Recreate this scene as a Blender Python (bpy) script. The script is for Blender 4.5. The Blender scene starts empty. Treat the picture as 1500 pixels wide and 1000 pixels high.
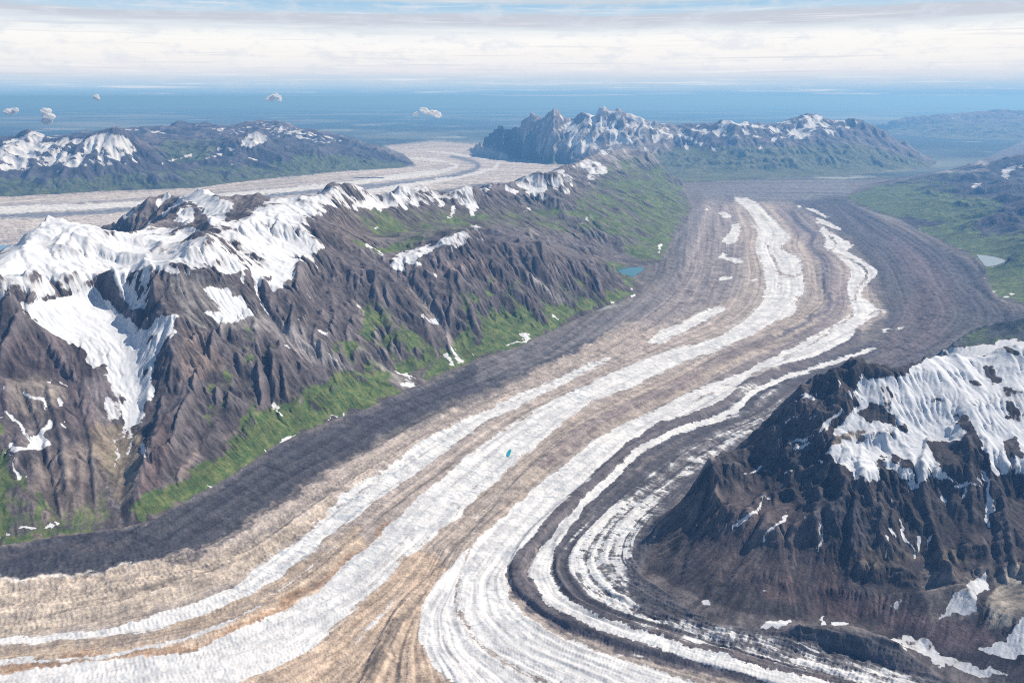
# Valley glacier between mountains, seen from the air.  Units: metres.  Camera looks along +Y.
import bpy, numpy as np, math, time
T0 = time.time()
rng = np.random.default_rng(7)
F, CX, CY = 1250.0, 750.0, 500.0           # focal length and centre, in units of the 1500 x 1000 photograph
HC = 2500.0                                 # height of the camera above the ice
PITCH = math.radians(15.98)
CP, SP = math.cos(PITCH), math.sin(PITCH)
STEP = 0.0013                               # grid step (log r and azimuth): finer close up, coarser far off
AZ = math.radians(43.5)
R0, R1 = 2550.0, 86000.0

def unproj(px, py, z=0.0, d=None):
    "ray through a photo point -> world point, at height z or at forward distance d"
    rx = (px-CX); u = -(py-CY)
    fy = F*CP + u*SP; fz = -F*SP + u*CP
    h = math.hypot(rx, fy)
    if d is not None:
        k = d/fy; return (rx*k, fy*k, HC+fz*k)
    fz = min(fz, -2.0)
    k = (z-HC)/fz
    return (rx*k, fy*k, z)

def project(x, y, z):
    dz = z-HC
    D = y*CP - dz*SP
    return CX + F*x/D, CY - F*(y*SP + dz*CP)/D

# ------------------------------------------------------------------ noise
def _hash(ix, iy, seed):
    h = (ix*374761393 + iy*668265263 + seed*1442695041) & 0xffffffff
    h = ((h ^ (h >> 13))*1274126177) & 0xffffffff
    return ((h ^ (h >> 16)) & 0xffff).astype(np.float32)*(1/65535.0)
def vnoise(x, y, seed=0):
    fx = np.floor(x); fy = np.floor(y)
    ix = fx.astype(np.int64); iy = fy.astype(np.int64)
    tx = (x-fx).astype(np.float32); ty = (y-fy).astype(np.float32)
    tx = tx*tx*tx*(tx*(tx*6-15)+10); ty = ty*ty*ty*(ty*(ty*6-15)+10)
    a = _hash(ix, iy, seed); b = _hash(ix+1, iy, seed); c = _hash(ix, iy+1, seed); d = _hash(ix+1, iy+1, seed)
    return (a+(b-a)*tx+(c-a)*ty+(a-b-c+d)*tx*ty)*2-1
def fbm(x, y, lam, octs, seed=0, gain=.5):
    s = 0; a = 1.0; n = 0
    for o in range(octs):
        co, si = math.cos(o*1.1), math.sin(o*1.1)
        s = s + a*vnoise((x*co-y*si)/lam, (x*si+y*co)/lam, seed+o*17); n += a
        a *= gain; lam *= .5
    return s/n
def sm(a, b, x):
    t = np.clip((x-a)/(b-a), 0, 1); return t*t*(3-2*t)
def box(a, k, axis):
    if k < 1: return a
    p = [(0, 0)]*a.ndim; p[axis] = (k+1, k)
    c = np.cumsum(np.pad(a, p, mode='edge'), axis=axis, dtype=np.float64)
    n = a.shape[axis]; w = 2*k+1
    hi = np.take(c, range(w, w+n), axis); lo = np.take(c, range(0, n), axis)
    return ((hi-lo)/w).astype(np.float32)
def blur(a, k, it=2):
    for _ in range(it): a = box(box(a, k, 0), k, 1)
    return a
def samp(a, i, j):
    i = np.clip(i, 0, a.shape[0]-1.001); j = np.clip(j, 0, a.shape[1]-1.001)
    i0 = i.astype(np.int32); j0 = j.astype(np.int32); fi = (i-i0).astype(np.float32); fj = (j-j0).astype(np.float32)
    if a.ndim == 3: fi = fi[..., None]; fj = fj[..., None]
    return (a[i0, j0]*(1-fi)+a[i0+1, j0]*fi)*(1-fj)+(a[i0, j0+1]*(1-fi)+a[i0+1, j0+1]*fi)*fj

# ------------------------------------------------------------------ grid
NA = int(2*AZ/STEP)+1; NR = int(math.log(R1/R0)/STEP)+1
az = (np.arange(NA)*STEP-AZ).astype(np.float64); rr = R0*np.exp(np.arange(NR)*STEP)
X = rr[:, None]*np.sin(az)[None, :]; Y = rr[:, None]*np.cos(az)[None, :]
RR = np.broadcast_to(rr[:, None], X.shape)
def gij(x, y):
    return (np.log(np.hypot(x, y)/R0)/STEP, (np.arctan2(x, y)+AZ)/STEP)
print('grid', NR, NA, NR*NA)

def inside(poly, PX, PY):
    r = np.zeros(PX.shape, bool); n = len(poly)
    for k in range(n):
        x1, y1 = poly[k]; x2, y2 = poly[(k+1) % n]
        if y1 == y2: continue
        c = ((y1 > PY) != (y2 > PY)) & (PX < (x2-x1)*(PY-y1)/(y2-y1)+x1)
        r ^= c
    return r

# ---- feet of the mountains (photo points on the plane z = 0) : front, then the hidden back
FOOT = {
 'left': [(-700,900),(-400,850),(-150,815),(0,800),(60,790),(125,780),(178,772),(230,760),(262,740),(330,703),(400,655),(450,630),(500,612),(540,598),(600,570),(650,545),(700,527),(760,508),(800,490),(850,465),(900,446),(938,430),
          (946,418),(905,396),(930,392),(968,385),(980,360),(1005,330),(1014,305),(1004,285),(985,264),(950,258),(900,262),(800,277),(700,300),(600,330),(500,368),(400,412),(250,410),(160,432),(100,480),(0,492),(-400,530),(-700,560)],
 'right': [(958,778),(948,800),(938,825),(970,845),(1000,868),(1050,897),(1153,914),(1250,916),(1333,945),(1400,985),(1470,1015),(1600,1080),(2100,1300),(2100,560),(1800,580),(1480,600),(1380,605),(1260,618),(1180,640),(1100,675),(1040,710),(990,750)],
 'dark_hill': [(1378,515),(1405,526),(1440,536),(1500,548),(1800,570),(2100,580),(2100,455),(1800,450),(1600,458),(1500,468),(1440,478),(1405,492)],
 'green': [(1237,288),(1250,300),(1287,311),(1320,321),(1343,335),(1377,350),(1407,368),(1430,378),(1450,374),(1476,380),(1465,387),(1444,392),(1440,405),(1447,418),(1467,440),(1500,446),(1800,440),(2100,430),(2100,190),(1700,196),(1500,206),(1430,238),(1380,253),(1320,262),(1270,270)],
 'jagged': [(690,217),(715,225),(760,231),(800,238),(850,243),(900,249),(960,253),(1000,268),(1050,266),(1150,261),(1250,257),(1330,251),(1362,246),(1372,238),(1345,222),(1300,212),(1200,206),(1050,203),(950,203),(850,204),(760,208),(715,212)],
 'far_left': [(-500,330),(0,290),(150,281),(280,276),(400,262),(500,252),(590,246),(606,240),(590,226),(540,212),(400,203),(200,200),(0,208),(-500,215)],
 'far_right': [(1278,190),(1330,199),(1400,204),(1500,207),(1800,212),(2100,212),(2100,176),(1500,178),(1380,180),(1300,184)],
}
CORE = [(-700,960),(-400,905),(-150,870),(0,848),(150,832),(240,820),(300,800),(350,770),(430,720),(480,690),(540,660),(600,625),(650,600),(700,580),(760,560),(800,540),(850,520),(920,470),(960,440),(990,415),(1010,380),(1030,340),(1040,300),(1060,285),
        (1200,285),(1260,320),(1300,338),(1370,372),(1415,400),(1422,440),(1455,462),(1500,475),(1500,520),(1378,530),(1300,590),(1180,625),(1090,672),(1020,710),(965,745),(935,780),(915,825),(960,862),(1050,914),(1150,932),(1250,934),(1320,962),(1400,1005),(1600,1105),(2100,1330),(2300,1600),(-900,1600)]
# ---- crest, valley and spur lines: (photo x, photo y, height)  or  (x, y, -distance in km)
RIDGES = [
 [(-700,470,1000),(-400,450,1080),(-150,432,1120),(-20,405,1200),(12,385,1240),(38,362,1290),(67,328,1380),(113,331,1350),(150,348,1300),(190,357,1270),(240,362,1250),(275,368,1250),(300,360,1270),(340,335,1320),(375,312,1360),(400,295,1400)],
 [(143,337,950),(193,311,1150),(230,290,1300),(247,283,1350),(270,286,1370),(293,277,1440),(320,291,1400),(343,301,1370),(370,298,1380),(400,294,1400),(430,297,1370),(452,301,1350),(472,287,1370),(483,281,1380),(500,278,1360),(520,280,1330),(545,282,1280),(570,289,1200),(600,269,1250),(633,272,1200),(665,277,1150),(693,274,1150),(717,267,1150),(733,258,1180),(747,256,1200),(790,253,1200),(820,257,1150),(838,263,1030),(813,250,1000),(833,240,1050),(853,230,1100),(872,226,1100),(893,219,1100),(933,220,1050),(960,232,850),(985,249,450),(1000,264,150)],
 [(452,301,1350),(465,330,1220),(480,352,1080),(510,368,960),(545,380,880),(577,375,860),(595,371,880),(623,363,900),(660,347,980),(690,333,1040),(700,330,1050),(722,335,1000),(740,338,970),(777,347,880),(817,360,730),(845,372,600),(867,383,450),(900,398,240),(930,418,60)],
 [(520,352,900),(580,344,850),(650,330,800),(740,313,740),(800,312,640),(850,332,440),(890,362,200),(910,385,40)],
 [(213,372,1240),(228,425,1040),(245,455,910),(262,468,850),(252,500,735),(237,545,575),(231,600,395),(216,660,240),(202,720,120),(190,765,10)],
 [(140,440,900),(185,480,770),(203,525,610),(200,580,430),(188,640,255),(176,700,115),(176,770,0)],
 [(-10,400,1240),(-25,460,930),(-45,540,690),(-60,620,440),(-70,700,200),(-80,800,20)],
 [(958,783,0),(975,757,60),(1000,735,130),(1043,695,260),(1073,668,360),(1100,648,450),(1130,627,540),(1160,605,620),(1173,583,670),(1190,572,690),(1207,567,710),(1233,554,750),(1260,548,780),(1275,555,780),(1300,554,790),(1322,548,800),(1353,528,850),(1377,513,890),(1417,514,910),(1450,509,930),(1473,505,950),(1500,506,950),(1600,508,950),(1800,530,900),(2100,560,800)],
 [(1383,513,0),(1417,488,90),(1440,471,180),(1473,460,270),(1500,457,310),(1600,440,450),(1800,420,700),(2100,400,800)],
 [(1237,288,0),(1290,272,90),(1330,263,180),(1360,257,250),(1393,251,330),(1420,244,480),(1450,237,620),(1475,231,740),(1500,230,800),(1600,216,1000),(1800,200,1200)],
 [(1407,345,60),(1433,324,230),(1470,313,360),(1500,306,450),(1600,290,600),(1800,270,800)],
 [(1400,340,20),(1440,345,40),(1500,340,120),(1600,325,250)],
 [(1446,394,0),(1460,386,80),(1475,381,140),(1500,373,220),(1600,345,450),(1800,310,700)],
 # jagged massif, about 36 km off
 [(690,218,-42),(713,201,-39.5),(725,190,-38.7),(733,183,-38.3),(743,190,-38),(753,188,-37.6),(763,182,-37.3),(768,173,-37.1),(780,167,-36.9),(786,172,-36.8),(793,173,-36.7),(795,184,-36.6),(801,173,-36.5),(807,168,-36.3),(813,161,-36.1),(823,165,-36),(828,169,-36),(833,180,-36),(838,181,-36),(843,176,-35.9),(850,168,-35.8),(857,162,-35.7),(863,169,-35.7),(870,164,-35.6),(874,172,-35.5),(880,158,-35.4),(884,153,-35.4),(888,161,-35.3),(893,158,-35.2),(897,163,-35.2),(903,154,-35.1),(912,162,-35),(928,168,-34.8),(943,176,-34.6),(952,176,-34.5),(963,173,-34.4),(972,183,-34.3),(985,189,-34.3),(1000,187,-34.3),(1017,184,-34.3),(1033,181,-34.2),(1053,183,-34),(1070,175,-34),(1082,177,-34),(1097,177,-34),(1117,186,-34),(1143,186,-34.3),(1160,177,-34.6),(1180,167,-35),(1213,173,-35),(1240,175,-35),(1267,180,-35),(1290,190,-35),(1317,204,-35),(1343,221,-34.5),(1363,235,-34)],
 [(733,183,-38.3),(737,205,-37.2),(742,226,-36)], [(780,168,-36.9),(772,205,-35.6),(778,232,-34.6)],
 [(813,162,-36.1),(806,200,-34.7),(812,237,-33.4)], [(826,170,-36),(832,205,-34.3),(836,240,-32.8)],
 [(884,155,-35.4),(876,190,-34.3),(862,225,-32.8)], [(903,156,-35.1),(912,190,-34),(900,235,-32.3)],
 [(943,176,-34.6),(940,210,-33),(950,245,-31)], [(1000,187,-34.3),(1015,215,-33),(1050,258,-29.5)], [(1070,176,-34),(1090,210,-32),(1120,254,-29.6)],
 [(1180,167,-35),(1185,195,-33.3),(1200,225,-31.5),(1215,253,-30)], [(1240,176,-35),(1262,205,-33.2),(1290,235,-31),(1300,250,-30.4)],
 # far left range
 [(-500,215,-24),(-100,214,-25),(0,208,-26),(27,200,-26),(53,190,-26),(73,200,-26),(110,201,-26),(140,199,-26),(160,192,-26),(180,193,-26),(200,204,-26.5),(220,221,-27),(245,236,-27)],
 [(180,192,-36),(195,188,-36),(207,191,-37),(225,190,-37),(247,189,-38),(256,180,-38),(263,177,-38),(278,180,-38),(293,178,-38),(312,184,-38),(330,190,-38),(347,180,-38),(365,184,-38),(383,177,-38),(400,178,-37.5),(417,182,-37),(440,187,-37),(467,192,-36.5),(500,200,-36),(520,204,-35.5),(543,217,-35),(567,223,-34.5),(590,231,-34),(600,239,-33.5)],
 [(245,238,-27),(293,228,-28),(320,216,-29),(333,208,-29.5),(350,200,-30),(365,193,-30),(377,191,-30),(392,197,-30),(417,208,-30.5),(450,217,-31),(500,228,-31.5),(560,240,-32.5)],
 [(300,208,-33),(330,214,-33)],
 # far right range
 [(1282,186,-66),(1290,181,-66),(1310,176,-66),(1333,172,-66),(1360,170,-66),(1383,168,-66),(1410,166,-65),(1433,163,-65),(1460,162,-65),(1500,163,-65),(1600,160,-64),(1800,160,-62)],
]
# low spots drawn afterwards: bright couloirs / basins of the jagged massif
def solve_base():
    K = 4
    nr, na = (NR+K-1)//K+1, (NA+K-1)//K+1
    r = R0*np.exp(np.arange(nr)*STEP*K); a = np.arange(na)*STEP*K-AZ
    x = r[:, None]*np.sin(a); y = r[:, None]*np.cos(a)
    px, py = project(x, y, 0*x)
    reg = np.zeros(x.shape, np.int8)
    for k, (n, p) in enumerate(FOOT.items()):
        reg[inside(p, px, py)] = k+1
    fixed = reg == 0
    h = np.zeros(x.shape)
    core = inside(CORE, px, py) & (reg == 0)
    gl = inside([(-900,1700),(-900,860)]+[(a_, b_-2) for a_, b_ in FOOT['left'][:22]]+[(1000,400),(1030,300),(1040,270),(1220,270),(1260,300),(1400,360),(1480,440),(1600,470),(1600,540),(1300,640),(950,800),(1000,868),(1153,914),(1333,945),(1470,1015),(2100,1300),(2300,1700)], px, py)
    fixed[gl & ~core] = False
    h[core] = -80; fixed[core] = True
    edge = np.zeros_like(fixed)
    lines = [(l, 0) for l in RIDGES]
    lf = FOOT['left'][:22]; lines.append(([(a_, b_, 0) for a_, b_ in lf], 0))
    lines.append(([(a_, b_, -55) for a_, b_ in FOOT['right'][:12]], 1))
    lines.append(([(a_, b_, -60) for a_, b_ in FOOT['dark_hill'][:5]], 1))
    lines.append(([(a_, b_, -15) for a_, b_ in FOOT['green'][:15]], 1))
    for l, raw in lines:
        P = []
        for a_, b_, c_ in l:
            P.append(unproj(a_, b_, z=c_) if (raw or c_ >= 0) else unproj(a_, b_, d=-c_*1000))
        for p, q in zip(P[:-1], P[1:]):
            i0, j0 = gij(p[0], p[1]); i1, j1 = gij(q[0], q[1])
            n = int(max(abs(i1-i0), abs(j1-j0))/K*2)+2
            t = np.linspace(0, 1, n)
            ii = np.rint((i0+(i1-i0)*t)/K).astype(int); jj = np.rint((j0+(j1-j0)*t)/K).astype(int)
            ok = (ii >= 0) & (ii < nr) & (jj >= 0) & (jj < na)
            zz = p[2]+(q[2]-p[2])*t
            h[ii[ok], jj[ok]] = zz[ok]; fixed[ii[ok], jj[ok]] = True
    # multilevel relaxation
    def relax(h, f, it):
        for _ in range(it):
            p = np.pad(h, 1, mode='edge')
            m = .25*(p[:-2, 1:-1]+p[2:, 1:-1]+p[1:-1, :-2]+p[1:-1, 2:])
            h = np.where(f, h, m+.0*h)
        return h
    def level(h, f, d):
        if d > 0:
            H, W = (h.shape[0]+1)//2, (h.shape[1]+1)//2
            hp = np.pad(h*f, ((0, H*2-h.shape[0]), (0, W*2-h.shape[1]))); fp = np.pad(f.astype(float), ((0, H*2-h.shape[0]), (0, W*2-h.shape[1])))
            s = hp.reshape(H, 2, W, 2).sum((1, 3)); n = fp.reshape(H, 2, W, 2).sum((1, 3))
            c = level(np.where(n > 0, s/np.maximum(n, 1), 0), n > 0, d-1)
            up = np.repeat(np.repeat(c, 2, 0), 2, 1)[:h.shape[0], :h.shape[1]]
            h = np.where(f, h, up)
        return relax(h, f, 160)
    h = level(h, fixed, 5)
    I = (np.arange(NR)/K)[:, None]*np.ones((1, NA)); J = (np.arange(NA)/K)[None, :]*np.ones((NR, 1))
    return samp(h.astype(np.float32), I, J).astype(np.float32)

Z = solve_base()
PX0, PY0 = project(X, Y, 0*X)
REG = np.zeros(X.shape, np.int8)
for k, (n, p) in enumerate(FOOT.items()): REG[inside(p, PX0, PY0)] = k+1
print('base', round(time.time()-T0, 1))

# ------------------------------------------------------------------ canvases (traced shapes, laid on the surface they were traced from)
CX0, CY0, CW, CH = -400, 100, 2300, 1150
def canvas(v=0.0): return np.full((CH, CW), v, np.float32)
def fill(poly):
    xs = [p[0] for p in poly]; ys = [p[1] for p in poly]
    x0, x1 = max(int(min(xs))-1-CX0, 0), min(int(max(xs))+2-CX0, CW); y0, y1 = max(int(min(ys))-1-CY0, 0), min(int(max(ys))+2-CY0, CH)
    if x1 <= x0 or y1 <= y0: return None
    gx, gy = np.meshgrid(np.arange(x0, x1)+CX0, np.arange(y0, y1)+CY0)
    return (slice(y0, y1), slice(x0, x1)), inside(poly, gx+.01, gy+.01)
def smooth(pts, n=4):
    "Catmull-Rom"
    P = [pts[0]]+list(pts)+[pts[-1]]; out = []
    for i in range(1, len(P)-2):
        a, b, c, d = (np.array(P[i+k], float) for k in (-1, 0, 1, 2))
        for k in range(n):
            t = k/n; out.append(tuple(.5*((2*b)+(c-a)*t+(2*a-5*b+4*c-d)*t*t+(3*b-a-3*c+d)*t**3)))
    out.append(tuple(pts[-1])); return out
def ribbon(pts, w0, w1=None):
    w1 = w0 if w1 is None else w1
    s = smooth(pts); L = []; R = []; n = len(s)
    for i, p in enumerate(s):
        a = s[max(i-1, 0)]; b = s[min(i+1, n-1)]
        dx, dy = b[0]-a[0], b[1]-a[1]; l = math.hypot(dx, dy) or 1
        w = (w0+(w1-w0)*i/(n-1))/2
        L.append((p[0]-dy/l*w, p[1]+dx/l*w)); R.append((p[0]+dy/l*w, p[1]-dx/l*w))
    return L+R[::-1]
def paint(C, poly, v, feather=3, op=1.0):
    m = fill(poly)
    if m is None: return
    (sy, sx), mk = m
    k = int(feather*2)+1
    y0, y1, x0, x1 = max(sy.start-k, 0), min(sy.stop+k, CH), max(sx.start-k, 0), min(sx.stop+k, CW)
    a = np.zeros((y1-y0, x1-x0), np.float32)
    a[sy.start-y0:sy.stop-y0, sx.start-x0:sx.stop-x0] = mk
    if feather >= 1: a = blur(a, max(int(round(feather*.5)), 1), 2)
    a *= op
    s = (slice(y0, y1), slice(x0, x1))
    if C.ndim == 3: C[s] = C[s]*(1-a[..., None])+np.array(v, np.float32)*a[..., None]
    else: C[s] = C[s]*(1-a)+v*a
def at_px(C, PX, PY): return samp(C, PY-CY0, PX-CX0)

ERODE = 4
SUN = (63, 43, 4.4); EXPO = 0.50
HAZE_COL, HAZE_ABS, HAZE_D, HAZE_G = (.18, .46, .95), (.42, .42, .42), 2.0e-5, .2
LOWC = (.045, .065, .06)
GRASS_A, GRASS_B = (.07, .125, .036), (.165, .20, .065)
FLOW = [  # left bank to right bank, near to far
 [(-1500,1300),(-700,960),(-400,905),(-150,870),(0,848),(150,832),(240,820),(300,800),(350,770),(430,720),(480,690),(540,660),(600,625),(650,600),(700,580),(760,560),(800,540),(850,520),(920,470),(960,440),(990,400),(1000,340),(1000,300),(980,260),(960,200)],
 [(-1200,1100),(-400,1000),(-100,950),(20,935),(120,925),(220,905),(310,880),(372,850),(432,800),(500,745),(600,675),(700,610),(800,567),(893,525),(940,500),(1000,478),(1040,450),(1060,400),(1068,350),(1062,300),(1050,260),(1040,200)],
 [(-900,1200),(-500,1100),(100,1000),(340,950),(500,872),(600,790),(630,750),(690,700),(748,650),(820,600),(905,560),(970,530),(1060,500),(1115,470),(1150,430),(1148,400),(1125,363),(1135,340),(1095,300),(1080,260),(1070,200)],
 [(300,1300),(440,1100),(540,1000),(567,943),(590,900),(627,857),(650,800),(715,750),(770,700),(790,683),(833,650),(867,623),(933,593),(1000,560),(1060,520),(1133,497),(1183,470),(1212,443),(1209,423),(1207,383),(1187,360),(1190,343),(1173,330),(1140,300),(1120,260),(1110,200)],
 [(1000,1300),(880,1100),(850,1000),(735,950),(690,900),(690,850),(730,800),(775,750),(830,700),(890,650),(935,620),(1020,583),(1095,550),(1170,520),(1225,490),(1275,460),(1258,440),(1255,420),(1265,400),(1245,380),(1215,365),(1205,345),(1195,330),(1170,300),(1150,260),(1140,200)],
 [(2000,1300),(1500,1100),(1300,1050),(1140,1000),(1000,963),(883,927),(820,897),(783,873),(770,840),(777,817),(800,790),(833,760),(850,740),(900,697),(933,663),(1000,630),(1077,603),(1100,577),(1133,557),(1200,535),(1283,508),(1310,490),(1330,460),(1325,430),(1310,400),(1290,370),(1250,340),(1230,320),(1210,300),(1190,260),(1180,200)],
 [(2600,1300),(1800,1100),(1650,1050),(1480,1000),(1400,977),(1340,945),(1230,920),(1090,900),(1020,880),(960,850),(930,820),(930,790),(950,760),(1000,720),(1060,680),(1130,640),(1200,600),(1300,560),(1370,530),(1440,500),(1490,470),(1480,450),(1435,420),(1430,400),(1400,370),(1350,340),(1270,310),(1230,290),(1220,260),(1210,200)],
]
MAIN_GL = [(-1500,1800),(-1500,900),(-700,900),(-400,848),(0,798),(178,770),(262,738),(330,701),(500,610),(700,525),(850,463),(935,440),(955,420),(955,395),(985,355),(1010,305),(1000,282),(985,268),(1100,262),(1240,262),(1360,256),(1375,262),(1260,280),(1240,288),(1260,305),(1350,345),(1430,384),(1440,430),(1470,446),(2300,446),(2300,600),(2300,1800)]
FAR_GL = [(-900,300),(-400,318),(0,289),(280,275),(500,251),(610,243),(590,225),(570,214),(620,208),(700,210),(760,235),(900,250),(1010,270),(1010,300),(900,330),(0,520),(-900,560)]

# ---------------- sculpted relief (metres), strokes traced on the slopes
DZ = canvas()
def stroke(C, pts, w0, w1, v, f=3): 
    m = canvas(); paint(m, ribbon(pts, w0, w1), 1, f); C += m*v
GUL = [ # gullies
 ([(372,380),(378,430),(395,470),(430,505),(480,540),(540,572)],10,24,-55), ([(425,390),(432,430),(440,470)],8,10,-30), ([(465,400),(460,450),(450,500)],8,12,-45),
 ([(520,430),(500,480),(520,530),(570,565)],8,10,-45), ([(590,400),(610,430),(640,470),(650,510),(665,525)],18,14,-75), ([(665,470),(672,500),(690,525)],10,10,-60), ([(555,480),(590,530),(598,560)],8,10,-40),
 ([(740,360),(780,420),(830,455)],8,10,-45), ([(700,400),(740,440),(760,480)],6,9,-35), ([(790,400),(840,430),(860,455)],6,8,-35),
 ([(290,500),(330,560),(300,620),(250,700)],8,12,-35), ([(385,500),(395,560),(400,600)],9,9,-70), ([(330,480),(350,540),(370,590)],7,9,-40), ([(425,500),(440,550),(450,590)],6,8,-40),
 ([(30,560),(50,620),(70,700),(80,760)],8,12,-30), ([(110,580),(125,650),(130,740)],8,12,-25), ([(600,300),(640,320)],10,10,-30),
 ([(1255,600),(1250,680),(1240,760),(1230,860)],10,14,-40), ([(1130,720),(1100,790),(1060,850)],9,12,-35), ([(1300,690),(1320,760),(1345,830)],8,10,-35), ([(1435,640),(1445,700),(1455,780),(1470,850)],14,12,-50),
 ([(1380,700),(1400,760),(1410,830)],8,10,-35), ([(1190,650),(1170,720),(1150,800)],8,10,-30), ([(1040,730),(1010,790),(990,840)],10,10,-35), ([(1500,690),(1510,760),(1520,830)],9,12,-40)]
RIB = [
 ([(330,470),(300,530),(270,600),(240,680)],8,12,45), ([(375,470),(378,530),(385,590)],7,8,50), ([(410,500),(418,560),(425,590)],6,7,45), ([(470,500),(475,540),(490,570)],7,8,30),
 ([(545,400),(560,450),(600,510),(625,545)],9,10,50), ([(660,400),(690,450),(700,500)],10,12,55), ([(650,380),(665,440),(660,470)],8,8,35), ([(720,380),(770,440),(800,475)],7,9,45), ([(770,370),(820,420),(850,450)],6,8,40),
 ([(440,400),(435,450),(425,490)],8,9,40), ([(480,400),(490,450),(480,500)],8,9,40), ([(62,430),(30,480),(0,530)],9,10,40), ([(70,560),(90,640),(100,720)],8,12,22),
 ([(1360,640),(1350,700),(1370,760),(1390,840)],9,12,60), ([(1225,650),(1200,720),(1190,800)],9,12,45), ([(1290,720),(1290,800),(1280,850)],9,12,45), ([(1160,640),(1130,700),(1090,770)],8,10,35), ([(1415,640),(1425,700),(1430,760)],9,10,45), ([(1470,690),(1480,760),(1490,820)],9,10,40),
 ([(110,415),(140,408),(165,420),(190,450),(215,470)],14,12,60), ([(40,430),(75,430),(110,420)],12,12,55)]
for p, a, b, v in GUL+RIB: stroke(DZ, p, a, b, v*(.5 if p[0][0] > 960 else .85))
stroke(DZ, [(1255,838),(1320,832),(1400,828)], 16, 14, 22)          # band of cliffs on the dark mountain
stroke(DZ, [(1250,858),(1330,856),(1410,845)], 12, 12, -14)

SMO = canvas(1.0)
for p, v, f in [([(370,455),(395,462),(450,495),(520,540),(600,565),(560,590),(500,560),(420,520),(380,490)], .25, 6), ([(270,410),(330,425),(370,450),(330,480),(280,470)], .35, 5), ([(20,450),(150,430),(225,480),(220,580),(185,660),(150,600),(60,490)], .45, 6), ([(0,540),(120,550),(205,640),(190,740),(60,740),(0,700)], .5, 8),
    ([(500,300),(700,300),(860,310),(890,350),(740,330),(600,350),(520,360)], .35, 6), ([(380,600),(480,560),(600,560),(580,590),(400,660),(262,740),(200,755),(300,690)], .5, 6), ([(850,280),(930,225),(1005,280),(970,385),(900,350)], .55, 8), ([(590,400),(620,400),(665,515),(640,520)], .4, 5),
    ([(1100,850),(1160,870),(1300,880),(1450,930),(1500,1000),(1300,940),(1150,915),(1040,890)], .45, 6), ([(1260,570),(1370,520),(1500,510),(1600,520),(1600,680),(1480,680),(1400,600),(1260,640)], .6, 6), ([(300,480),(400,500),(430,580),(380,600),(300,600),(270,540)], 1.35, 8), ([(480,380),(570,380),(560,460),(440,480),(400,430)], 1.3, 8), ([(1150,600),(1260,545),(1240,620),(1180,680)], 1.5, 6)]:
    paint(SMO, p, v, f)
paint(SMO, [(262,250),(330,250),(345,300),(300,312),(262,300)], .5, 4)
paint(SMO, [(-300,380),(30,340),(35,400),(-100,440),(-300,470)], .35, 6)
RELC = canvas(.45); CRVC = canvas(.5); MOR = canvas()
for p, v in [([(0,848),(300,800),(500,700),(760,565),(960,445),(1010,420),(990,500),(700,610),(400,820),(0,935)], .9),
             ([(1000,280),(1240,290),(1440,400),(1500,470),(1500,530),(1380,520),(1200,600),(1280,510),(1330,460),(1280,390),(1200,330),(1150,290)], 1.1),
             ([(930,800),(1000,860),(1200,920),(1500,1010),(1300,1030),(1000,930),(880,880)], 1.1), ([(940,440),(1000,300),(1050,300),(1050,400),(1000,470)], .9)]:
    paint(RELC, p, v, 8)
paint(CRVC, [(-400,905),(-400,850),(0,800),(125,780),(178,774),(262,742),(330,705),(400,657),(500,614),(600,573),(700,530),(850,480),(850,512),(650,592),(480,688),(350,770),(240,820),(0,848)], 1.3, 4)
for p, v in [([(500,700),(640,620),(680,640),(560,740),(400,860),(300,890),(380,820)], 1.0), ([(800,570),(1000,520),(1180,400),(1180,470),(1000,560),(720,720),(560,830),(500,830),(700,650)], .7),
             ([(780,860),(830,770),(1120,600),(1150,640),(950,800),(900,880),(1200,960),(1250,1010),(950,960)], 1.0), ([(640,900),(700,780),(900,640),(1290,440),(1300,470),(900,720),(760,830),(740,900)], .6)]:
    paint(CRVC, p, v, 8)
# medial moraines stand a little proud of the ice
for p, w0, w1, v in [([(1400,1075),(1100,985),(1000,958),(900,932),(800,890),(757,845),(780,790),(850,725),(920,665),(1000,620),(1085,570),(1150,535),(1260,490)], 26, 12, 26),
                     ([(1400,1050),(1217,1000),(1100,968),(1000,940),(900,908),(850,884),(820,850),(815,800),(830,780)], 12, 6, 14),
                     ([(440,1200),(540,1000),(590,900),(640,850),(700,785),(790,683),(867,623),(1000,560),(1133,497),(1183,470),(1215,443),(1207,383)], 26, 10, 20),
                     ([(-400,1040),(0,972),(100,965),(300,935),(450,850),(560,760),(700,660)], 16, 8, 14),
                     ([(-400,960),(0,900),(150,895),(300,850),(420,770),(560,680),(760,570)], 20, 10, 14)]:
    stroke(MOR, p, w0, w1, v, 4)

# ---------------- colours of rock and debris
TAN, TANO, GTAN = (.44,.37,.30), (.45,.35,.265), (.36,.31,.275)
PUR, MID, DARK, DRK2 = (.125,.11,.115), (.21,.185,.18), (.062,.06,.068), (.085,.08,.088)
COL = np.zeros((CH, CW, 3), np.float32); COL[:] = (.15,.135,.13)
def pc(poly, v, f=4, op=1.0): paint(COL, poly, v, f, op)
def pr(pts, w0, w1, v, f=2, op=1.0): paint(COL, ribbon(pts, w0, w1), v, f, op)
pc([(-400,100),(1900,100),(1900,262),(-400,262)], LOWC, 4)
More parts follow.
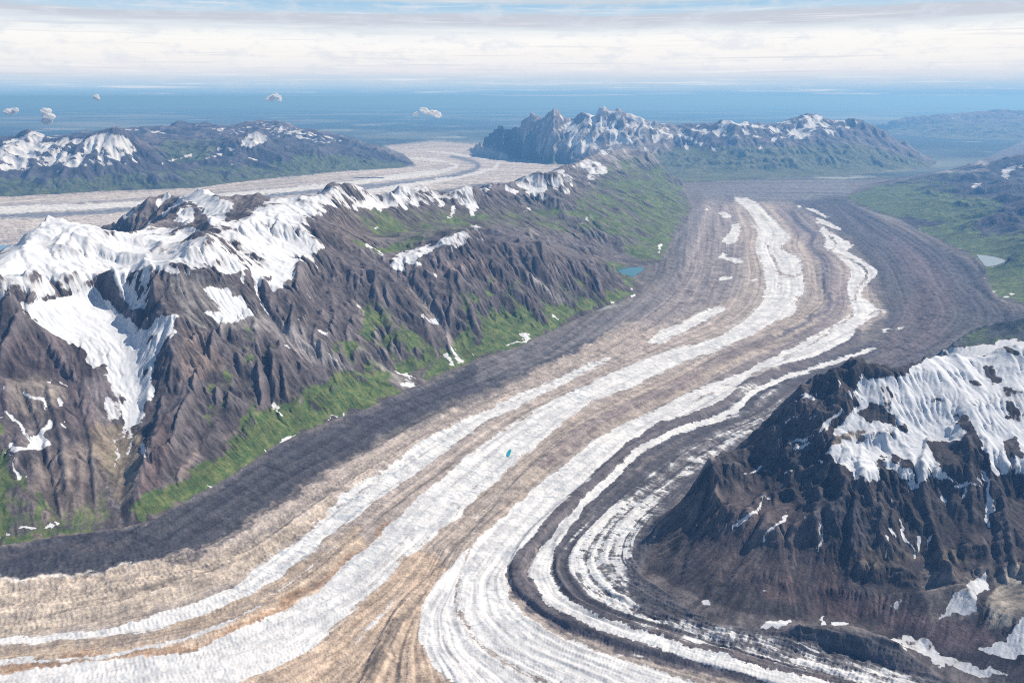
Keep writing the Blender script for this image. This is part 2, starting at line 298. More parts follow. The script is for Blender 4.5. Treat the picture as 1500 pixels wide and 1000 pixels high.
# glacier floor
pc([(-400,900),(0,845),(250,818),(350,770),(540,660),(760,560),(920,470),(970,440),(1000,400),(1040,300),(1160,290),(1260,400),(1300,460),(1200,530),(1000,620),(800,800),(760,850),(820,900),(1000,965),(1500,1100),(1900,1249),(-400,1249)], GTAN, 5)
pc([(-400,960),(0,850),(200,830),(300,812),(380,800),(500,720),(420,820),(200,905),(0,935),(-400,1000)], TAN, 6)
pc([(-400,1010),(0,940),(200,930),(400,850),(520,770),(540,800),(420,880),(200,962),(0,990),(-400,1060)], (.42,.335,.255), 4)
pc([(-400,1090),(0,1000),(560,830),(700,760),(720,740),(640,850),(615,930),(660,1000),(800,1249),(-400,1249)], TANO, 6)
pc([(430,1249),(350,1000),(500,910),(620,800),(690,720),(780,690),(690,800),(640,860),(615,920),(650,1000),(760,1249)], TANO, 5)
pc([(620,800),(700,700),(860,600),(1000,545),(1130,490),(1190,440),(1200,470),(1080,545),(960,600),(830,660),(740,760),(660,830)], (.36,.305,.26), 5)
pr([(0,948),(150,942),(280,925),(400,866),(500,798)], 10, 8, (.30,.25,.21), 3, .8)
pr([(0,975),(150,962),(290,942),(400,893),(500,828),(580,760)], 14, 8, (.36,.235,.15), 2, .85)
for k in range(7):    # faint debris stripes that follow the flow
    pr([(-50,870+k*9),(150,852+k*9),(300,826+k*8),(420,762+k*9),(560,672+k*6),(760,568+k*4)], 4, 2, [(.30,.26,.23),(.50,.43,.36)][k % 2], 2, .5)
pr([(543,1000),(560,950),(590,900),(627,857),(640,840)], 16, 3, (.19,.155,.125), 3, .8); pr([(583,1000),(572,960),(592,905),(625,860)], 8, 2, (.15,.125,.11), 2, .7)
pr([(560,850),(520,920),(470,1000)], 6, 10, (.36,.27,.19), 4, .6)
pr([(790,683),(833,650),(867,623),(933,590),(1000,560),(1060,522),(1133,495)], 12, 14, (.20,.165,.16), 3, .85)
pc([(1000,575),(1060,545),(1150,500),(1200,470),(1215,430),(1195,380),(1160,340),(1130,300),(1190,300),(1220,370),(1250,440),(1220,480),(1150,515),(1060,560)], (.25,.215,.21), 4)
pr([(1133,497),(1183,470),(1217,446),(1208,423),(1208,383),(1187,360),(1193,343),(1173,330),(1158,308)], 5, 9, (.10,.095,.115), 2, .9)
pc([(1060,560),(1200,470),(1190,500),(1100,545),(960,610),(900,630)], (.21,.18,.175), 4)
pc([(940,440),(1000,400),(1010,320),(1040,290),(1075,300),(1090,380),(1080,430),(1040,450),(990,470),(930,480)], (.25,.22,.215), 8)
pc([(1000,275),(1240,262),(1250,300),(1180,300),(1040,290)], (.17,.165,.17), 6)
# dark side
DRKZONE = [(1160,296),(1240,285),(1300,330),(1440,390),(1460,450),(1700,470),(1700,540),(1380,520),(1180,640),(1000,720),(955,790),(960,850),(1150,915),(1300,935),(1500,1015),(1900,1200),(1900,1249),(1500,1100),(1200,1015),(1000,955),(870,915),(815,860),(830,790),(930,690),(1080,600),(1230,530),(1290,500),(1300,460),(1290,410),(1250,350),(1210,330)]
pc(DRKZONE, DRK2, 3)
pc([(1310,480),(1340,420),(1300,350),(1260,330),(1350,360),(1400,420),(1380,490),(1330,530)], (.115,.095,.105), 10)
pc([(1280,500),(1340,460),(1350,500),(1300,540),(1180,600)], (.115,.10,.105), 8)
pc([(1220,525),(1290,505),(1270,560),(1150,620),(1000,690),(960,740),(900,790),(950,700),(1090,600)], (.11,.10,.105), 6)
pr([(1283,508),(1200,537),(1133,560),(1077,600),(1000,628),(933,662),(900,695),(865,728),(840,752),(815,790),(800,835),(815,868),(853,900),(917,925),(1000,951),(1100,980),(1280,1025)], 22, 44, DRK2, 2)
pr([(1300,1035),(1100,985),(1000,957),(917,938),(843,915),(788,880),(758,845),(765,810),(803,765),(850,725),(905,675),(960,632),(1000,614),(1060,585),(1100,560),(1160,538),(1220,512),(1262,485)], 44, 12, PUR, 2)
pr([(1240,1005),(1167,986),(1085,962),(1000,938),(900,908),(850,885),(822,850),(812,815),(822,785)], 12, 5, (.12,.10,.10), 1.5, .9)
pr([(1400,990),(1250,985),(1100,955),(960,915),(880,870)], 20, 10, (.13,.12,.12), 6, .6)
# left lateral moraine wall
pc([(-400,905),(-400,850),(0,800),(125,780),(178,774),(262,742),(330,705),(400,657),(500,614),(600,573),(700,530),(760,511),(850,480),(905,455),(945,440),(965,440),(920,470),(850,512),(760,550),(650,592),(540,652),(480,688),(430,716),(350,770),(300,800),(240,820),(150,832),(0,848)], DARK, 2)
pr([(260,745),(400,662),(520,612),(640,560)], 10, 8, (.11,.105,.115), 4, .7)
pr([(0,812),(120,800),(200,795)], 12, 10, (.10,.09,.09), 4, .6)
pc([(700,530),(760,510),(800,492),(905,452),(945,440),(980,400),(985,350),(1010,310),(1035,300),(1010,380),(990,430),(930,470),(850,505),(760,545),(700,560)], (.155,.145,.15), 4, .85)
pr([(250,825),(300,803),(360,770),(440,716)], 7, 6, (.07,.065,.07), 2, .7)
pr([(0,851),(120,838),(215,824)], 4, 3, (.6,.58,.55), 1, .7)
# far glacier
pc([(-400,330),(0,288),(280,274),(500,251),(610,243),(590,226),(560,214),(640,206),(700,211),(760,235),(900,250),(960,262),(700,270),(500,300),(200,330),(0,380),(-400,430)], (.47,.43,.40), 2)
pr([(0,301),(200,292),(330,282),(480,270),(600,256),(640,249)], 3, 2, (.18,.18,.22), 1, .7)
pr([(0,317),(120,312),(230,302),(420,284),(520,275),(640,262),(690,250),(700,240),(660,228)], 7, 5, (.13,.15,.19), 1.5, .9)
pr([(0,330),(100,326),(200,322)], 3, 3, (.5,.45,.42), 1, .6)
pr([(0,352),(60,345),(140,336)], 10, 8, (.22,.20,.22), 3, .6)
COLG = COL; COL = np.zeros((CH, CW, 3), np.float32); COL[:] = (.16,.14,.137)
# mountains: left ridge
pc([(-400,400),(0,392),(67,327),(160,350),(267,366),(400,296),(500,278),(560,285),(520,320),(500,370),(560,380),(660,345),(720,333),(900,395),(940,425),(900,446),(760,508),(600,570),(500,612),(400,655),(262,740),(178,775),(0,800),(-400,850)], (.13,.112,.112), 3)
pc([(500,290),(560,300),(620,330),(560,345),(510,370),(480,340)], (.17,.14,.125), 5)
pc([(240,400),(300,405),(345,430),(380,460),(400,480),(330,485),(270,470)], (.235,.215,.205), 5)
pc([(500,310),(700,300),(840,300),(880,350),(800,340),(740,330),(640,345),(560,350)], (.15,.135,.115), 6)
pc([(270,480),(300,480),(330,540),(260,560)], (.24,.19,.165), 5, .8)
pc([(0,480),(100,500),(160,560),(150,640),(100,620),(0,600)], (.155,.125,.125), 8)
pc([(10,560),(60,550),(100,580),(60,620),(20,600)], (.30,.26,.22), 8, .7)
pc([(130,640),(150,600),(190,620),(205,660),(190,720),(175,740),(150,700)], (.33,.27,.20), 7, .85)
pc([(60,660),(130,650),(150,700),(150,760),(60,770),(40,720)], (.25,.205,.18), 9, .8)
pc([(160,540),(200,560),(200,620),(150,620),(120,560)], (.20,.175,.175), 6)
pr([(120,655),(145,690),(160,720),(168,745),(180,772)], 3, 4, (.36,.33,.32), 1.5, .8)
pc([(200,720),(225,620),(250,600),(240,700),(195,760)], (.15,.11,.105), 6, .8)
for p, a, b, c in [([(378,470),(410,485),(440,505),(480,530),(510,550)], 14, 22, (.30,.275,.27)), ([(410,470),(450,500),(500,535)], 12, 26, (.29,.265,.265)), ([(510,500),(560,540),(600,565)], 6, 14, (.31,.285,.26)),
    ([(520,440),(545,480),(600,540),(625,560)], 6, 5, (.32,.29,.25)), ([(600,420),(640,470),(665,515)], 14, 10, (.31,.27,.245)), ([(660,500),(670,520)], 12, 16, (.24,.21,.2)), ([(770,400),(810,430),(845,458)], 6, 10, (.30,.28,.27)),
    ([(640,400),(700,385),(740,420)], 14, 18, (.22,.175,.165)), ([(290,650),(270,700),(255,740)], 8, 12, (.25,.20,.18)), ([(415,570),(440,590)], 8, 8, (.26,.22,.19)), ([(330,640),(380,625)], 10, 10, (.24,.2,.18)),
    ([(0,630),(60,660),(80,700)], 10, 10, (.19,.155,.15)), ([(480,555),(500,600)], 8, 8, (.2,.18,.18)), ([(60,585),(40,640),(20,690)], 6, 10, (.21,.18,.175))]:
    pr(p, a, b, c, 3, .85)
pr([(0,796),(90,785),(178,775),(240,757),(330,707),(410,655),(500,613)], 5, 4, (.30,.24,.17), 1.5, .7)
pc([(740,265),(820,256),(900,220),(960,235),(1005,280),(1005,330),(965,385),(930,392),(880,350),(800,320)], (.16,.145,.14), 6)
# right mountain
pc([(930,783),(1033,680),(1090,630),(1150,585),(1180,555),(1250,530),(1370,490),(1500,485),(1900,485),(1900,1249),(1500,1010),(1333,945),(1153,914),(1000,868),(938,825)], (.08,.069,.069), 3)
pc([(1000,760),(1100,700),(1200,760),(1230,850),(1180,880),(1050,850)], (.125,.10,.095), 12, .8)
pc([(1110,850),(1160,840),(1165,880),(1120,885)], (.17,.12,.115), 8, .8)
pc([(1200,830),(1180,900),(1280,910),(1310,880),(1250,860)], (.14,.095,.09), 8, .7)
pc([(1280,880),(1340,900),(1450,920),(1500,960),(1380,950),(1290,920)], (.16,.115,.115), 8, .8)
pc([(960,780),(1000,740),(1050,700),(1060,730),(1000,770),(965,810)], (.17,.14,.12), 7, .8)
pc([(1225,635),(1270,632),(1280,650),(1240,660),(1222,652)], (.24,.20,.17), 3, .9)
pc([(1255,800),(1340,815),(1430,800),(1420,825),(1330,830),(1260,830)], (.14,.115,.09), 5, .8)
pc([(1460,840),(1510,820),(1560,840),(1540,900),(1480,915),(1445,918),(1455,870)], (.36,.32,.27), 3)
pc([(1350,840),(1450,835),(1430,905),(1360,915)], (.24,.205,.18), 5, .7)
pc([(1200,700),(1280,740),(1270,800),(1200,800)], (.085,.08,.09), 8, .6)
pc([(1490,500),(1378,505),(1430,460),(1500,445),(1900,390),(1900,480)], (.065,.07,.07), 2)
# green hills, far ranges
pc([(1237,288),(1330,262),(1393,250),(1500,228),(1900,190),(1900,440),(1500,445),(1440,400),(1440,378),(1350,342)], (.07,.065,.075), 3)
pc([(690,218),(760,170),(884,150),(1000,183),(1075,170),(1180,163),(1290,186),(1372,240),(1330,252),(1050,268),(960,254),(800,239)], (.15,.14,.15), 2)
pc([(690,218),(760,165),(884,148),(960,170),(1000,185),(980,235),(900,250),(800,239)], (.27,.25,.245), 2)
pc([(-400,330),(0,290),(280,276),(590,247),(606,240),(500,198),(383,174),(263,174),(180,188),(53,188),(-400,180)], (.085,.085,.10), 2)
pc([(180,215),(250,180),(330,185),(380,172),(500,195),(600,238),(520,205),(430,190),(370,200),(300,225)], (.12,.11,.12), 2)
pr([(1350,220),(1385,226),(1420,234),(1450,242)], 7, 6, (.40,.36,.33), 1); pr([(1290,253),(1330,250),(1400,252),(1450,248)], 3, 2, (.45,.40,.37), 1)
pr([(500,197),(530,194),(560,190),(600,186),(640,184)], 3.5, 1.5, (.85,.85,.85), 1)

# ---------------- snow on the slopes
SNOW = canvas()
def ps(poly, v=1.0, f=2.5): 
    m = canvas(); paint(m, poly, v, f); np.maximum(SNOW, m, out=SNOW)
def pss(pts, w0, w1=None, v=1.0, f=1): ps(ribbon(pts, w0, w1 if w1 else w0*.5), v, f)
def cut(poly, v=0.1, f=2): paint(SNOW, poly, v, f)
ps([(-400,470),(-400,410),(-100,385),(0,375),(33,340),(67,308),(113,312),(160,334),(267,352),(290,350),(300,395),(270,408),(238,400),(225,402),(222,430),(238,455),(215,462),(180,440),(160,418),(140,405),(120,425),(60,432),(30,432),(0,440),(-100,455)], .84, 4)
ps([(160,352),(215,362),(225,400),(220,440),(195,440),(165,415)], 1, 3)
ps([(25,450),(45,437),(90,436),(110,425),(130,411),(150,432),(185,468),(215,478),(240,462),(268,460),(262,478),(240,505),(232,530),(225,560),(212,600),(205,625),(190,630),(182,650),(184,600),(172,570),(158,560),(150,530),(130,545),(112,508),(60,480)], 1.0, 3)
ps([(185,520),(230,500),(225,560),(205,620),(185,650),(160,640),(152,600),(160,560)], .58, 3)
pss([(212,480),(205,540),(196,600),(190,640),(183,662)], 6, 3, 1); pss([(240,500),(222,560),(210,610)], 5, 2, .9); pss([(193,520),(182,580),(172,640),(166,700)], 5, 1, .9)
ps([(185,620),(200,612),(203,622),(188,632)], 1, 1); ps([(205,650),(213,652),(212,668),(205,665)], 1, 1)
ps([(275,362),(300,355),(340,330),(375,308),(400,282),(430,284),(455,288),(475,274),(500,266),(510,290),(495,302),(462,312),(450,330),(465,345),(478,358),(470,372),(478,395),(470,400),(450,380),(435,382),(432,410),(418,412),(408,425),(400,420),(392,402),(380,422),(372,418),(362,398),(330,405),(300,395),(270,400),(250,385)], .84, 4)
ps([(380,300),(440,296),(450,320),(430,350),(390,360),(350,360),(340,345)], .95, 4)
ps([(300,424),(318,418),(330,424),(345,438),(352,432),(372,455),(376,462),(330,474),(300,466),(290,460),(315,458),(325,450),(312,440)], 1, 1.5)
pss([(368,376),(374,405),(378,435),(385,455),(396,466)], 5, 2.5, 1); pss([(395,385),(402,410),(408,422)], 8, 5, .9); pss([(352,400),(356,420)], 7, 4, .8)
for a, b, r in [(425,432,4),(453,434,3),(438,468,4),(527,451,4),(640,462,3),(430,495,2),(473,487,2),(510,455,2)]: ps([(a-r,b),(a,b-r*.7),(a+r,b+1),(a,b+r*.6)], 1, 1)
# second peak
ps([(293,272),(320,287),(345,300),(330,322),(312,330),(300,310),(285,300),(270,300),(255,305),(240,318),(236,312),(262,290),(270,270),(293,258)], .92, 2)
ps([(235,283),(250,281),(252,290),(238,300),(228,303)], .8, 2); ps([(262,305),(280,302),(285,320),(268,330),(258,325)], .85, 2)
ps([(180,310),(200,308),(190,318),(165,330),(143,337)], .7, 3); pss([(200,338),(225,325),(240,318)], 5, 2, .9)
ps([(185,345),(210,335),(280,332),(300,335),(330,322),(350,320),(330,345),(300,362),(260,360),(200,350)], .66, 4)
# crest further on
ps([(495,266),(520,268),(545,270),(570,280),(590,290),(585,305),(560,308),(530,305),(520,312),(500,300),(485,312),(470,318),(466,300)], .80, 3)
ps([(565,282),(600,256),(640,260),(693,262),(717,254),(727,262),(715,285),(700,305),(690,318),(682,300),(660,292),(645,305),(628,300),(610,300),(580,312),(566,300)], .78, 3)
ps([(700,262),(717,252),(747,243),(790,240),(820,245),(842,262),(838,285),(822,290),(818,275),(800,272),(797,283),(806,290),(800,293),(775,290),(765,275),(750,262),(730,268),(715,280)], .78, 3)
ps([(740,272),(760,280),(757,285),(742,278)], 1, 1); ps([(660,300),(670,303),(662,318),(656,320)], .8, 1)
ps([(808,252),(840,240),(856,228),(885,240),(892,252),(872,262),(864,270),(858,262),(862,248),(845,246),(815,253)], .62, 2)
ps([(880,220),(893,215),(900,220),(892,226),(878,228)], .8, 1); pss([(765,310),(775,313)], 4, 2, 1); pss([(770,293),(760,302),(780,306)], 3, 2, .8)
pss([(548,330),(556,333)], 4, 2, .9); pss([(535,357),(545,363),(560,374)], 4, 3, .95); pss([(838,320),(855,326),(860,318)], 6, 3, .6)
# front spur peak
ps([(574,383),(585,372),(600,368),(625,360),(640,352),(660,345),(690,330),(702,328),(706,345),(712,352),(700,358),(690,352),(680,362),(665,368),(655,358),(640,362),(620,372),(603,380),(590,385),(585,398),(575,395)], .80, 2)
ps([(575,382),(592,372),(588,390),(596,398),(582,397)], 1, 1)
for p in [[(600,382),(615,385),(612,390)],[(625,395),(640,402),(635,412)],[(705,368),(714,366)],[(708,376),(716,380)]]: pss(p, 4, 2, .9)
pss([(612,455),(625,466),(634,474)], 3, 4, 1); ps([(632,468),(645,466),(640,480),(632,476)], 1, 1)
# snow banks at the foot
for p, w0, w1 in [([(655,508),(665,518),(675,528)],3,4),([(668,522),(678,528)],7,5),([(648,520),(662,534)],3,3),([(588,560),(604,566)],8,6),([(580,545),(590,550),(606,555)],4,3),([(475,512),(490,524),(500,534)],3,5),([(466,478),(480,492)],3,3),
    ([(394,588),(408,602),(416,612)],4,2),([(350,692),(370,678),(385,665)],3,4),([(415,650),(428,640),(440,632)],8,4),([(425,642),(438,634),(437,640)],8,8),([(390,655),(398,660)],4,3),([(475,620),(488,610),(496,608)],3,3),([(305,712),(315,718)],4,3),([(340,700),(350,703)],3,2),([(280,737),(295,732)],2,3),
    ([(500,608),(508,604)],3,3),([(30,775),(45,776),(58,775)],6,5),([(70,772),(78,775)],7,5),([(10,779),(18,782)],4,3),([(-10,785),(5,787)],5,3),([(760,488),(775,495)],3,3),([(740,507),(760,498),(772,495)],2,3),([(710,516),(718,512)],4,3),([(695,520),(700,519)],2,2),
    ([(928,430),(934,438)],6,4),([(922,424),(928,428)],3,3),([(896,443),(900,441)],3,3),([(905,438),(908,437)],3,3),([(876,450),(880,448)],3,3),([(862,470),(870,465)],3,3),([(828,430),(836,440)],3,3),([(800,430),(814,443)],3,3),([(810,462),(820,468)],4,3),([(835,462),(842,461)],3,2),
    ([(968,357),(964,372)],3,2),([(965,340),(968,345)],2,2),([(843,452),(848,455)],3,3),([(408,500),(418,505),(432,515)],2,2),([(455,510),(470,520)],2,3)]:
    pss(p, w0, w1, 1, 1)
# lower left streaks
for p, w0, w1 in [([(10,598),(22,618),(40,635),(48,640)],4,7),([(36,575),(52,585),(62,590)],5,6),([(70,560),(78,562)],4,3),([(62,592),(60,605)],6,4),([(88,562),(100,567)],4,3),([(85,590),(92,592)],8,6),([(88,618),(98,624)],6,5),([(90,636),(92,637)],7,6),
    ([(5,668),(18,672),(22,690),(23,705)],3,4),([(0,606),(12,618)],2,3),([(4,624),(14,630)],2,2),([(30,698),(35,700)],3,3),([(118,560),(122,562)],3,3),([(2,567),(6,569)],3,3),([(205,618),(213,622)],4,3),([(208,635),(214,637)],4,3)]:
    pss(p, w0, w1, 1, 1)
ps([(45,640),(56,632),(70,616),(73,618),(72,655),(62,660),(40,664),(15,668),(12,660),(38,655)], 1, 1); ps([(15,650),(35,652),(30,662),(14,660)], 1, 1)
# right mountain
ps([(1247,577),(1262,556),(1300,550),(1325,545),(1353,524),(1377,508),(1417,508),(1473,500),(1600,500),(1900,540),(1900,760),(1600,740),(1500,692),(1480,697),(1462,696),(1450,690),(1447,663),(1430,645),(1417,637),(1393,647),(1363,647),(1372,665),(1383,680),(1400,707),(1385,700),(1360,705),(1333,712),(1310,702),(1303,697),(1296,690),(1285,706),(1272,712),(1268,700),(1254,706),(1249,690),(1240,692),(1233,680),(1220,682),(1213,663),(1228,648),(1227,633),(1257,597)], 1.0, 2.5)
for p, v in [([(1258,605),(1275,597),(1300,600),(1318,612),(1315,622),(1290,618),(1270,618)], .12), ([(1225,637),(1250,636),(1275,634),(1270,646),(1240,655),(1222,652)], .3), ([(1412,550),(1425,552),(1440,562),(1425,562)], .1),
             ([(1440,545),(1455,540),(1470,550),(1458,555),(1445,552)], .25), ([(1363,645),(1390,655),(1405,650),(1425,660),(1425,700),(1400,706),(1385,685)], .1), ([(1315,615),(1335,622),(1330,632),(1318,628)], .4), ([(1393,605),(1412,608),(1430,630),(1440,650),(1428,648),(1410,632)], .35),  # large lower patch is shade on the slope, painted as bare dark rock
             ([(1292,560),(1305,565),(1310,600),(1295,600),(1290,580)], .55), ([(1300,665),(1335,672),(1345,690),(1320,692),(1300,680)], .6), ([(1470,560),(1500,570),(1500,620),(1475,610)], .5), ([(1475,650),(1500,640),(1500,672),(1482,675)], .1), ([(1283,668),(1292,670),(1296,690),(1290,705),(1284,690)], .1),
             ([(1365,580),(1385,584),(1380,588),(1366,586)], .2), ([(1470,510),(1488,514),(1492,520),(1478,520)], .2), ([(1380,517),(1405,518),(1400,523),(1385,522)], .4)]: cut(p, v)
for p, w0, w1 in [([(1132,666),(1170,645),(1210,618),(1240,598)],2,9),([(1160,662),(1195,640),(1225,615)],3,5),([(1187,653),(1215,640)],3,4),([(1172,584),(1182,580),(1194,580)],4,5),([(1230,556),(1237,560),(1236,572)],5,5),([(1258,549),(1270,556)],4,8),([(1155,612),(1170,607)],6,5),([(1183,610),(1195,608)],4,4),
    ([(1125,724),(1100,750),(1072,779)],5,4),([(1152,760),(1135,775),(1117,796)],6,3),([(1094,692),(1113,680)],8,5),([(1083,698),(1102,691)],4,2),([(1096,708),(1100,700)],4,3),([(1148,690),(1165,689)],5,4),([(1203,664),(1208,680)],4,3),([(1206,762),(1209,775),(1202,795),(1196,810)],4,4),([(1208,776),(1217,770)],3,1),
    ([(1290,785),(1293,805),(1292,827)],2,4),([(1316,758),(1322,780),(1332,805),(1340,824)],3,4),([(1293,708),(1298,718),(1303,732)],9,3),([(1281,688),(1274,700),(1268,709)],8,5),([(1437,690),(1443,725),(1450,750),(1454,772)],8,5),([(1446,722),(1456,748)],8,6),([(1346,790),(1347,810)],9,5),([(1360,788),(1364,803)],7,5),
    ([(1340,735),(1345,755)],2,2),([(1358,735),(1363,752)],2,1),([(1372,728),(1384,730)],7,5),([(1325,715),(1345,712)],9,7),([(1400,707),(1430,710)],7,5),([(1455,715),(1470,712),(1475,730)],3,3),([(1280,735),(1286,733)],3,3),([(1249,778),(1253,782)],5,3),([(1302,775),(1308,790)],2,2),([(1240,750),(1247,745)],2,1),
    ([(1180,760),(1187,755)],2,1),([(1127,680),(1130,678)],3,2),([(1085,768),(1088,766)],2,2),([(1020,768),(1024,766)],3,3),([(1030,700),(1036,698)],3,2),([(1225,820),(1226,823)],2,2),([(1120,868),(1127,868)],3,2),([(1307,783),(1309,790)],2,1),([(1403,740),(1406,745)],2,2),([(1415,710),(1418,730)],2,2)]:
    pss(p, w0, w1, 1, 1)
ps([(1362,876),(1370,890),(1372,912),(1380,910),(1392,900),(1413,901),(1432,897),(1436,880),(1446,862),(1443,838),(1432,850),(1402,862),(1386,890),(1376,905)], .8, 1.5)
ps([(1440,952),(1458,940),(1473,936),(1490,915),(1500,905),(1620,900),(1620,960),(1520,945),(1483,962),(1457,964)], 1, 1.5)
ps([(1278,932),(1285,922),(1300,930),(1317,933),(1335,942),(1345,938),(1360,937),(1372,948),(1377,957),(1400,967),(1430,977),(1472,990),(1430,994),(1400,985),(1383,975),(1352,964),(1317,944),(1290,938)], .74, 1.5)
ps([(1115,915),(1135,911),(1153,912),(1150,920),(1128,922),(1112,920)], .8, 1); ps([(1013,882),(1036,880),(1038,887),(1018,888)], .7, 1); ps([(1200,907),(1203,917),(1198,918),(1196,910)], .9, 1); ps([(1210,913),(1233,910),(1245,917),(1215,920)], .65, 1); ps([(1300,885),(1312,882),(1326,878),(1322,890),(1314,898),(1306,893)], .72, 1)
ps([(955,752),(972,744),(975,750),(958,765),(950,772)], .62, 2); pss([(1056,880),(1075,885),(1085,895)], 5, 3, .7)
ps([(1010,735),(1016,702),(1020,705),(1022,712),(1012,716)], .2, 1)
# green hills and dark hill
pss([(1422,273),(1438,270)], 5, 3, .95); ps([(1467,248),(1480,244),(1500,240),(1500,246),(1485,252),(1475,262),(1466,258)], .66, 1.5)
pss([(1345,336),(1356,342)], 2, 2, .9); pss([(1405,367),(1412,370)], 2, 2, .9)
for a, b in [(1430,402),(1436,408),(1448,418),(1455,428),(1470,432),(1478,427),(1435,383),(1429,380)]: pss([(a,b),(a+7,b+2)], 3, 2, .9)
for a, b in [(1376,508),(1386,500),(1394,502),(1414,487),(1420,484),(1366,508),(1407,492),(1340,533)]: pss([(a,b),(a+6,b-1)], 3, 2, .9)
# jagged massif
for p, w0, w1, v in [([(758,178),(760,195)],2,1,.7),([(730,222),(745,212),(756,203)],3,1.5,.9),([(762,210),(772,203),(784,199)],5,3,.9),([(770,192),(774,202)],4,5,.7),([(785,225),(792,215),(800,200)],5,2,.95),([(795,178),(798,195)],2,1.5,.7),([(813,165),(811,190)],1.5,1,.8),
    ([(831,180),(838,190),(842,205),(850,212)],8,8,.95),([(835,205),(842,218),(858,212),(862,195)],8,5,.95),([(850,218),(840,215)],10,8,.8),([(855,168),(860,185)],2,4,.75),([(871,168),(873,185)],2,4,.7),([(884,156),(880,175),(872,195)],3,3,.75),([(868,165),(866,185)],2,3,.7),
    ([(900,158),(904,170),(912,176)],4,3,.7),([(918,167),(930,172),(944,178)],5,4,1),([(892,185),(900,194),(912,203),(924,208)],5,4,.95),([(945,178),(938,192),(940,205)],2,3,.8),([(950,180),(963,175),(973,183)],3,3,.85),([(955,205),(965,200),(970,190)],6,3,.75),([(975,205),(985,197)],3,2,.9),([(990,208),(996,198),(996,190)],2,2,.7),
    ([(1003,208),(1007,220)],2,1,.8),([(1013,206),(1030,212)],3,2,.8),([(1030,196),(1034,190)],3,6,.9),([(1053,188),(1062,182),(1070,176),(1085,180),(1097,178)],6,5,.95),([(1100,184),(1112,187)],3,3,.9),([(1128,189),(1142,191)],3,3,.7),([(1130,205),(1138,206)],3,2,.9),([(1155,198),(1170,200),(1182,202)],3,1.5,.8),
    ([(1180,168),(1188,180),(1194,192)],3,4,.8),([(1190,170),(1205,173)],3,3,.8),([(1205,180),(1215,184)],4,2,.8),([(1222,174),(1240,177)],4,3,.85),([(1250,178),(1260,180)],3,2,.7),([(1000,200),(1020,205)],3,2,.7),([(1040,215),(1050,222)],2,1,.8),([(1075,195),(1070,205)],2,1,.7),([(1112,215),(1116,222)],2,1,.8),([(1128,218),(1130,224)],2,2,.7),([(1005,200),(1008,205)],3,2,.8),([(945,218),(952,218)],2,2,.9)]: pss(p, w0*2.1+.8, w1*2.1+.8, max(v, .92), 1)
ps([(752,190),(770,168),(813,160),(884,152),(905,154),(960,172),(985,188),(980,205),(900,212),(860,225),(835,225),(800,205)], .50, 4)
ps([(985,188),(1075,174),(1120,184),(1180,168),(1260,178),(1240,195),(1150,205),(1050,200)], .44, 4)
ps([(0,208),(53,190),(110,202),(170,192),(225,222),(200,240),(120,246),(0,252)], .52, 5); ps([(260,178),(330,186),(383,177),(470,194),(520,206),(480,212),(400,200),(330,200)], .36, 3)
# far left range
ps([(-400,215),(0,208),(27,200),(53,189),(70,195),(64,205),(72,216),(60,222),(45,235),(40,248),(20,243),(5,236),(-400,250)], .80, 3)
ps([(65,212),(85,215),(100,222),(120,228),(128,238),(110,243),(90,240),(72,245),(68,235),(80,230),(62,222)], .82, 3)
ps([(105,205),(130,200),(150,195),(162,191),(180,192),(190,200),(200,212),(220,222),(218,228),(195,225),(168,232),(172,222),(155,228),(150,215),(135,228),(115,218)], .80, 3)
ps([(350,212),(362,198),(377,191),(392,198),(396,205),(380,210),(366,218)], .85, 2)
for p, w0, w1 in [([(235,240),(262,232),(282,227)],3,5),([(300,234),(313,230),(325,227)],3,3),([(318,218),(333,217),(342,220)],3,4),([(365,232),(380,235)],3,2),([(337,240),(345,242)],3,2),([(82,251),(98,252)],3,4),([(180,190),(215,193),(245,195)],2,3),([(455,225),(470,232)],1,1),([(380,185),(400,190),(410,200)],2,1),([(430,190),(436,210)],1.5,1),([(270,182),(290,184)],1,2),([(423,259),(428,261)],3,2),([(50,253),(55,255)],3,2)]: pss(p, w0, w1, .8, 1)
for a, b in [(1333,178),(1369,178),(1395,172),(1398,180),(1420,172),(1425,180),(1455,166),(1463,170),(1445,175),(1490,172),(1494,168)]: pss([(a,b),(a+2,b+5)], 2, 1, .9)

# ---------------- grass
GRASS = canvas()
def pg(poly, v=.9, f=6):
    m = canvas(); paint(m, poly, v, f); np.maximum(GRASS, m, out=GRASS)
pg([(200,757),(185,742),(235,715),(300,690),(345,640),(350,610),(385,600),(420,585),(455,570),(480,555),(500,540),(560,550),(585,575),(520,602),(440,628),(400,652),(330,702),(262,738)], .88, 6)
pg([(200,745),(260,700),(330,660),(380,560),(450,560),(480,560),(440,620),(330,700),(230,755)], .6, 8)
pg([(360,470),(420,520),(450,560),(380,580),(330,600),(300,640),(280,560),(350,520)], .52, 14)
pg([(480,500),(520,500),(560,530),(540,548),(500,530),(480,515)], .75, 5); pg([(550,480),(600,480),(640,500),(650,520),(600,555),(575,540),(560,510)], .68, 6)
pg([(620,545),(650,520),(660,500),(690,470),(720,450),(790,440),(850,440),(880,420),(935,428),(900,443),(850,461),(760,506),(700,525),(620,560)], .82, 6)
pg([(650,420),(700,410),(760,400),(850,395),(900,400),(880,440),(700,500),(670,470)], .66, 12)
pg([(520,300),(700,310),(850,300),(880,340),(840,340),(740,328),(640,340),(560,350),(530,340)], .44, 8); pg([(500,345),(560,360),(600,350),(640,345),(590,370),(540,372)], .6, 5)
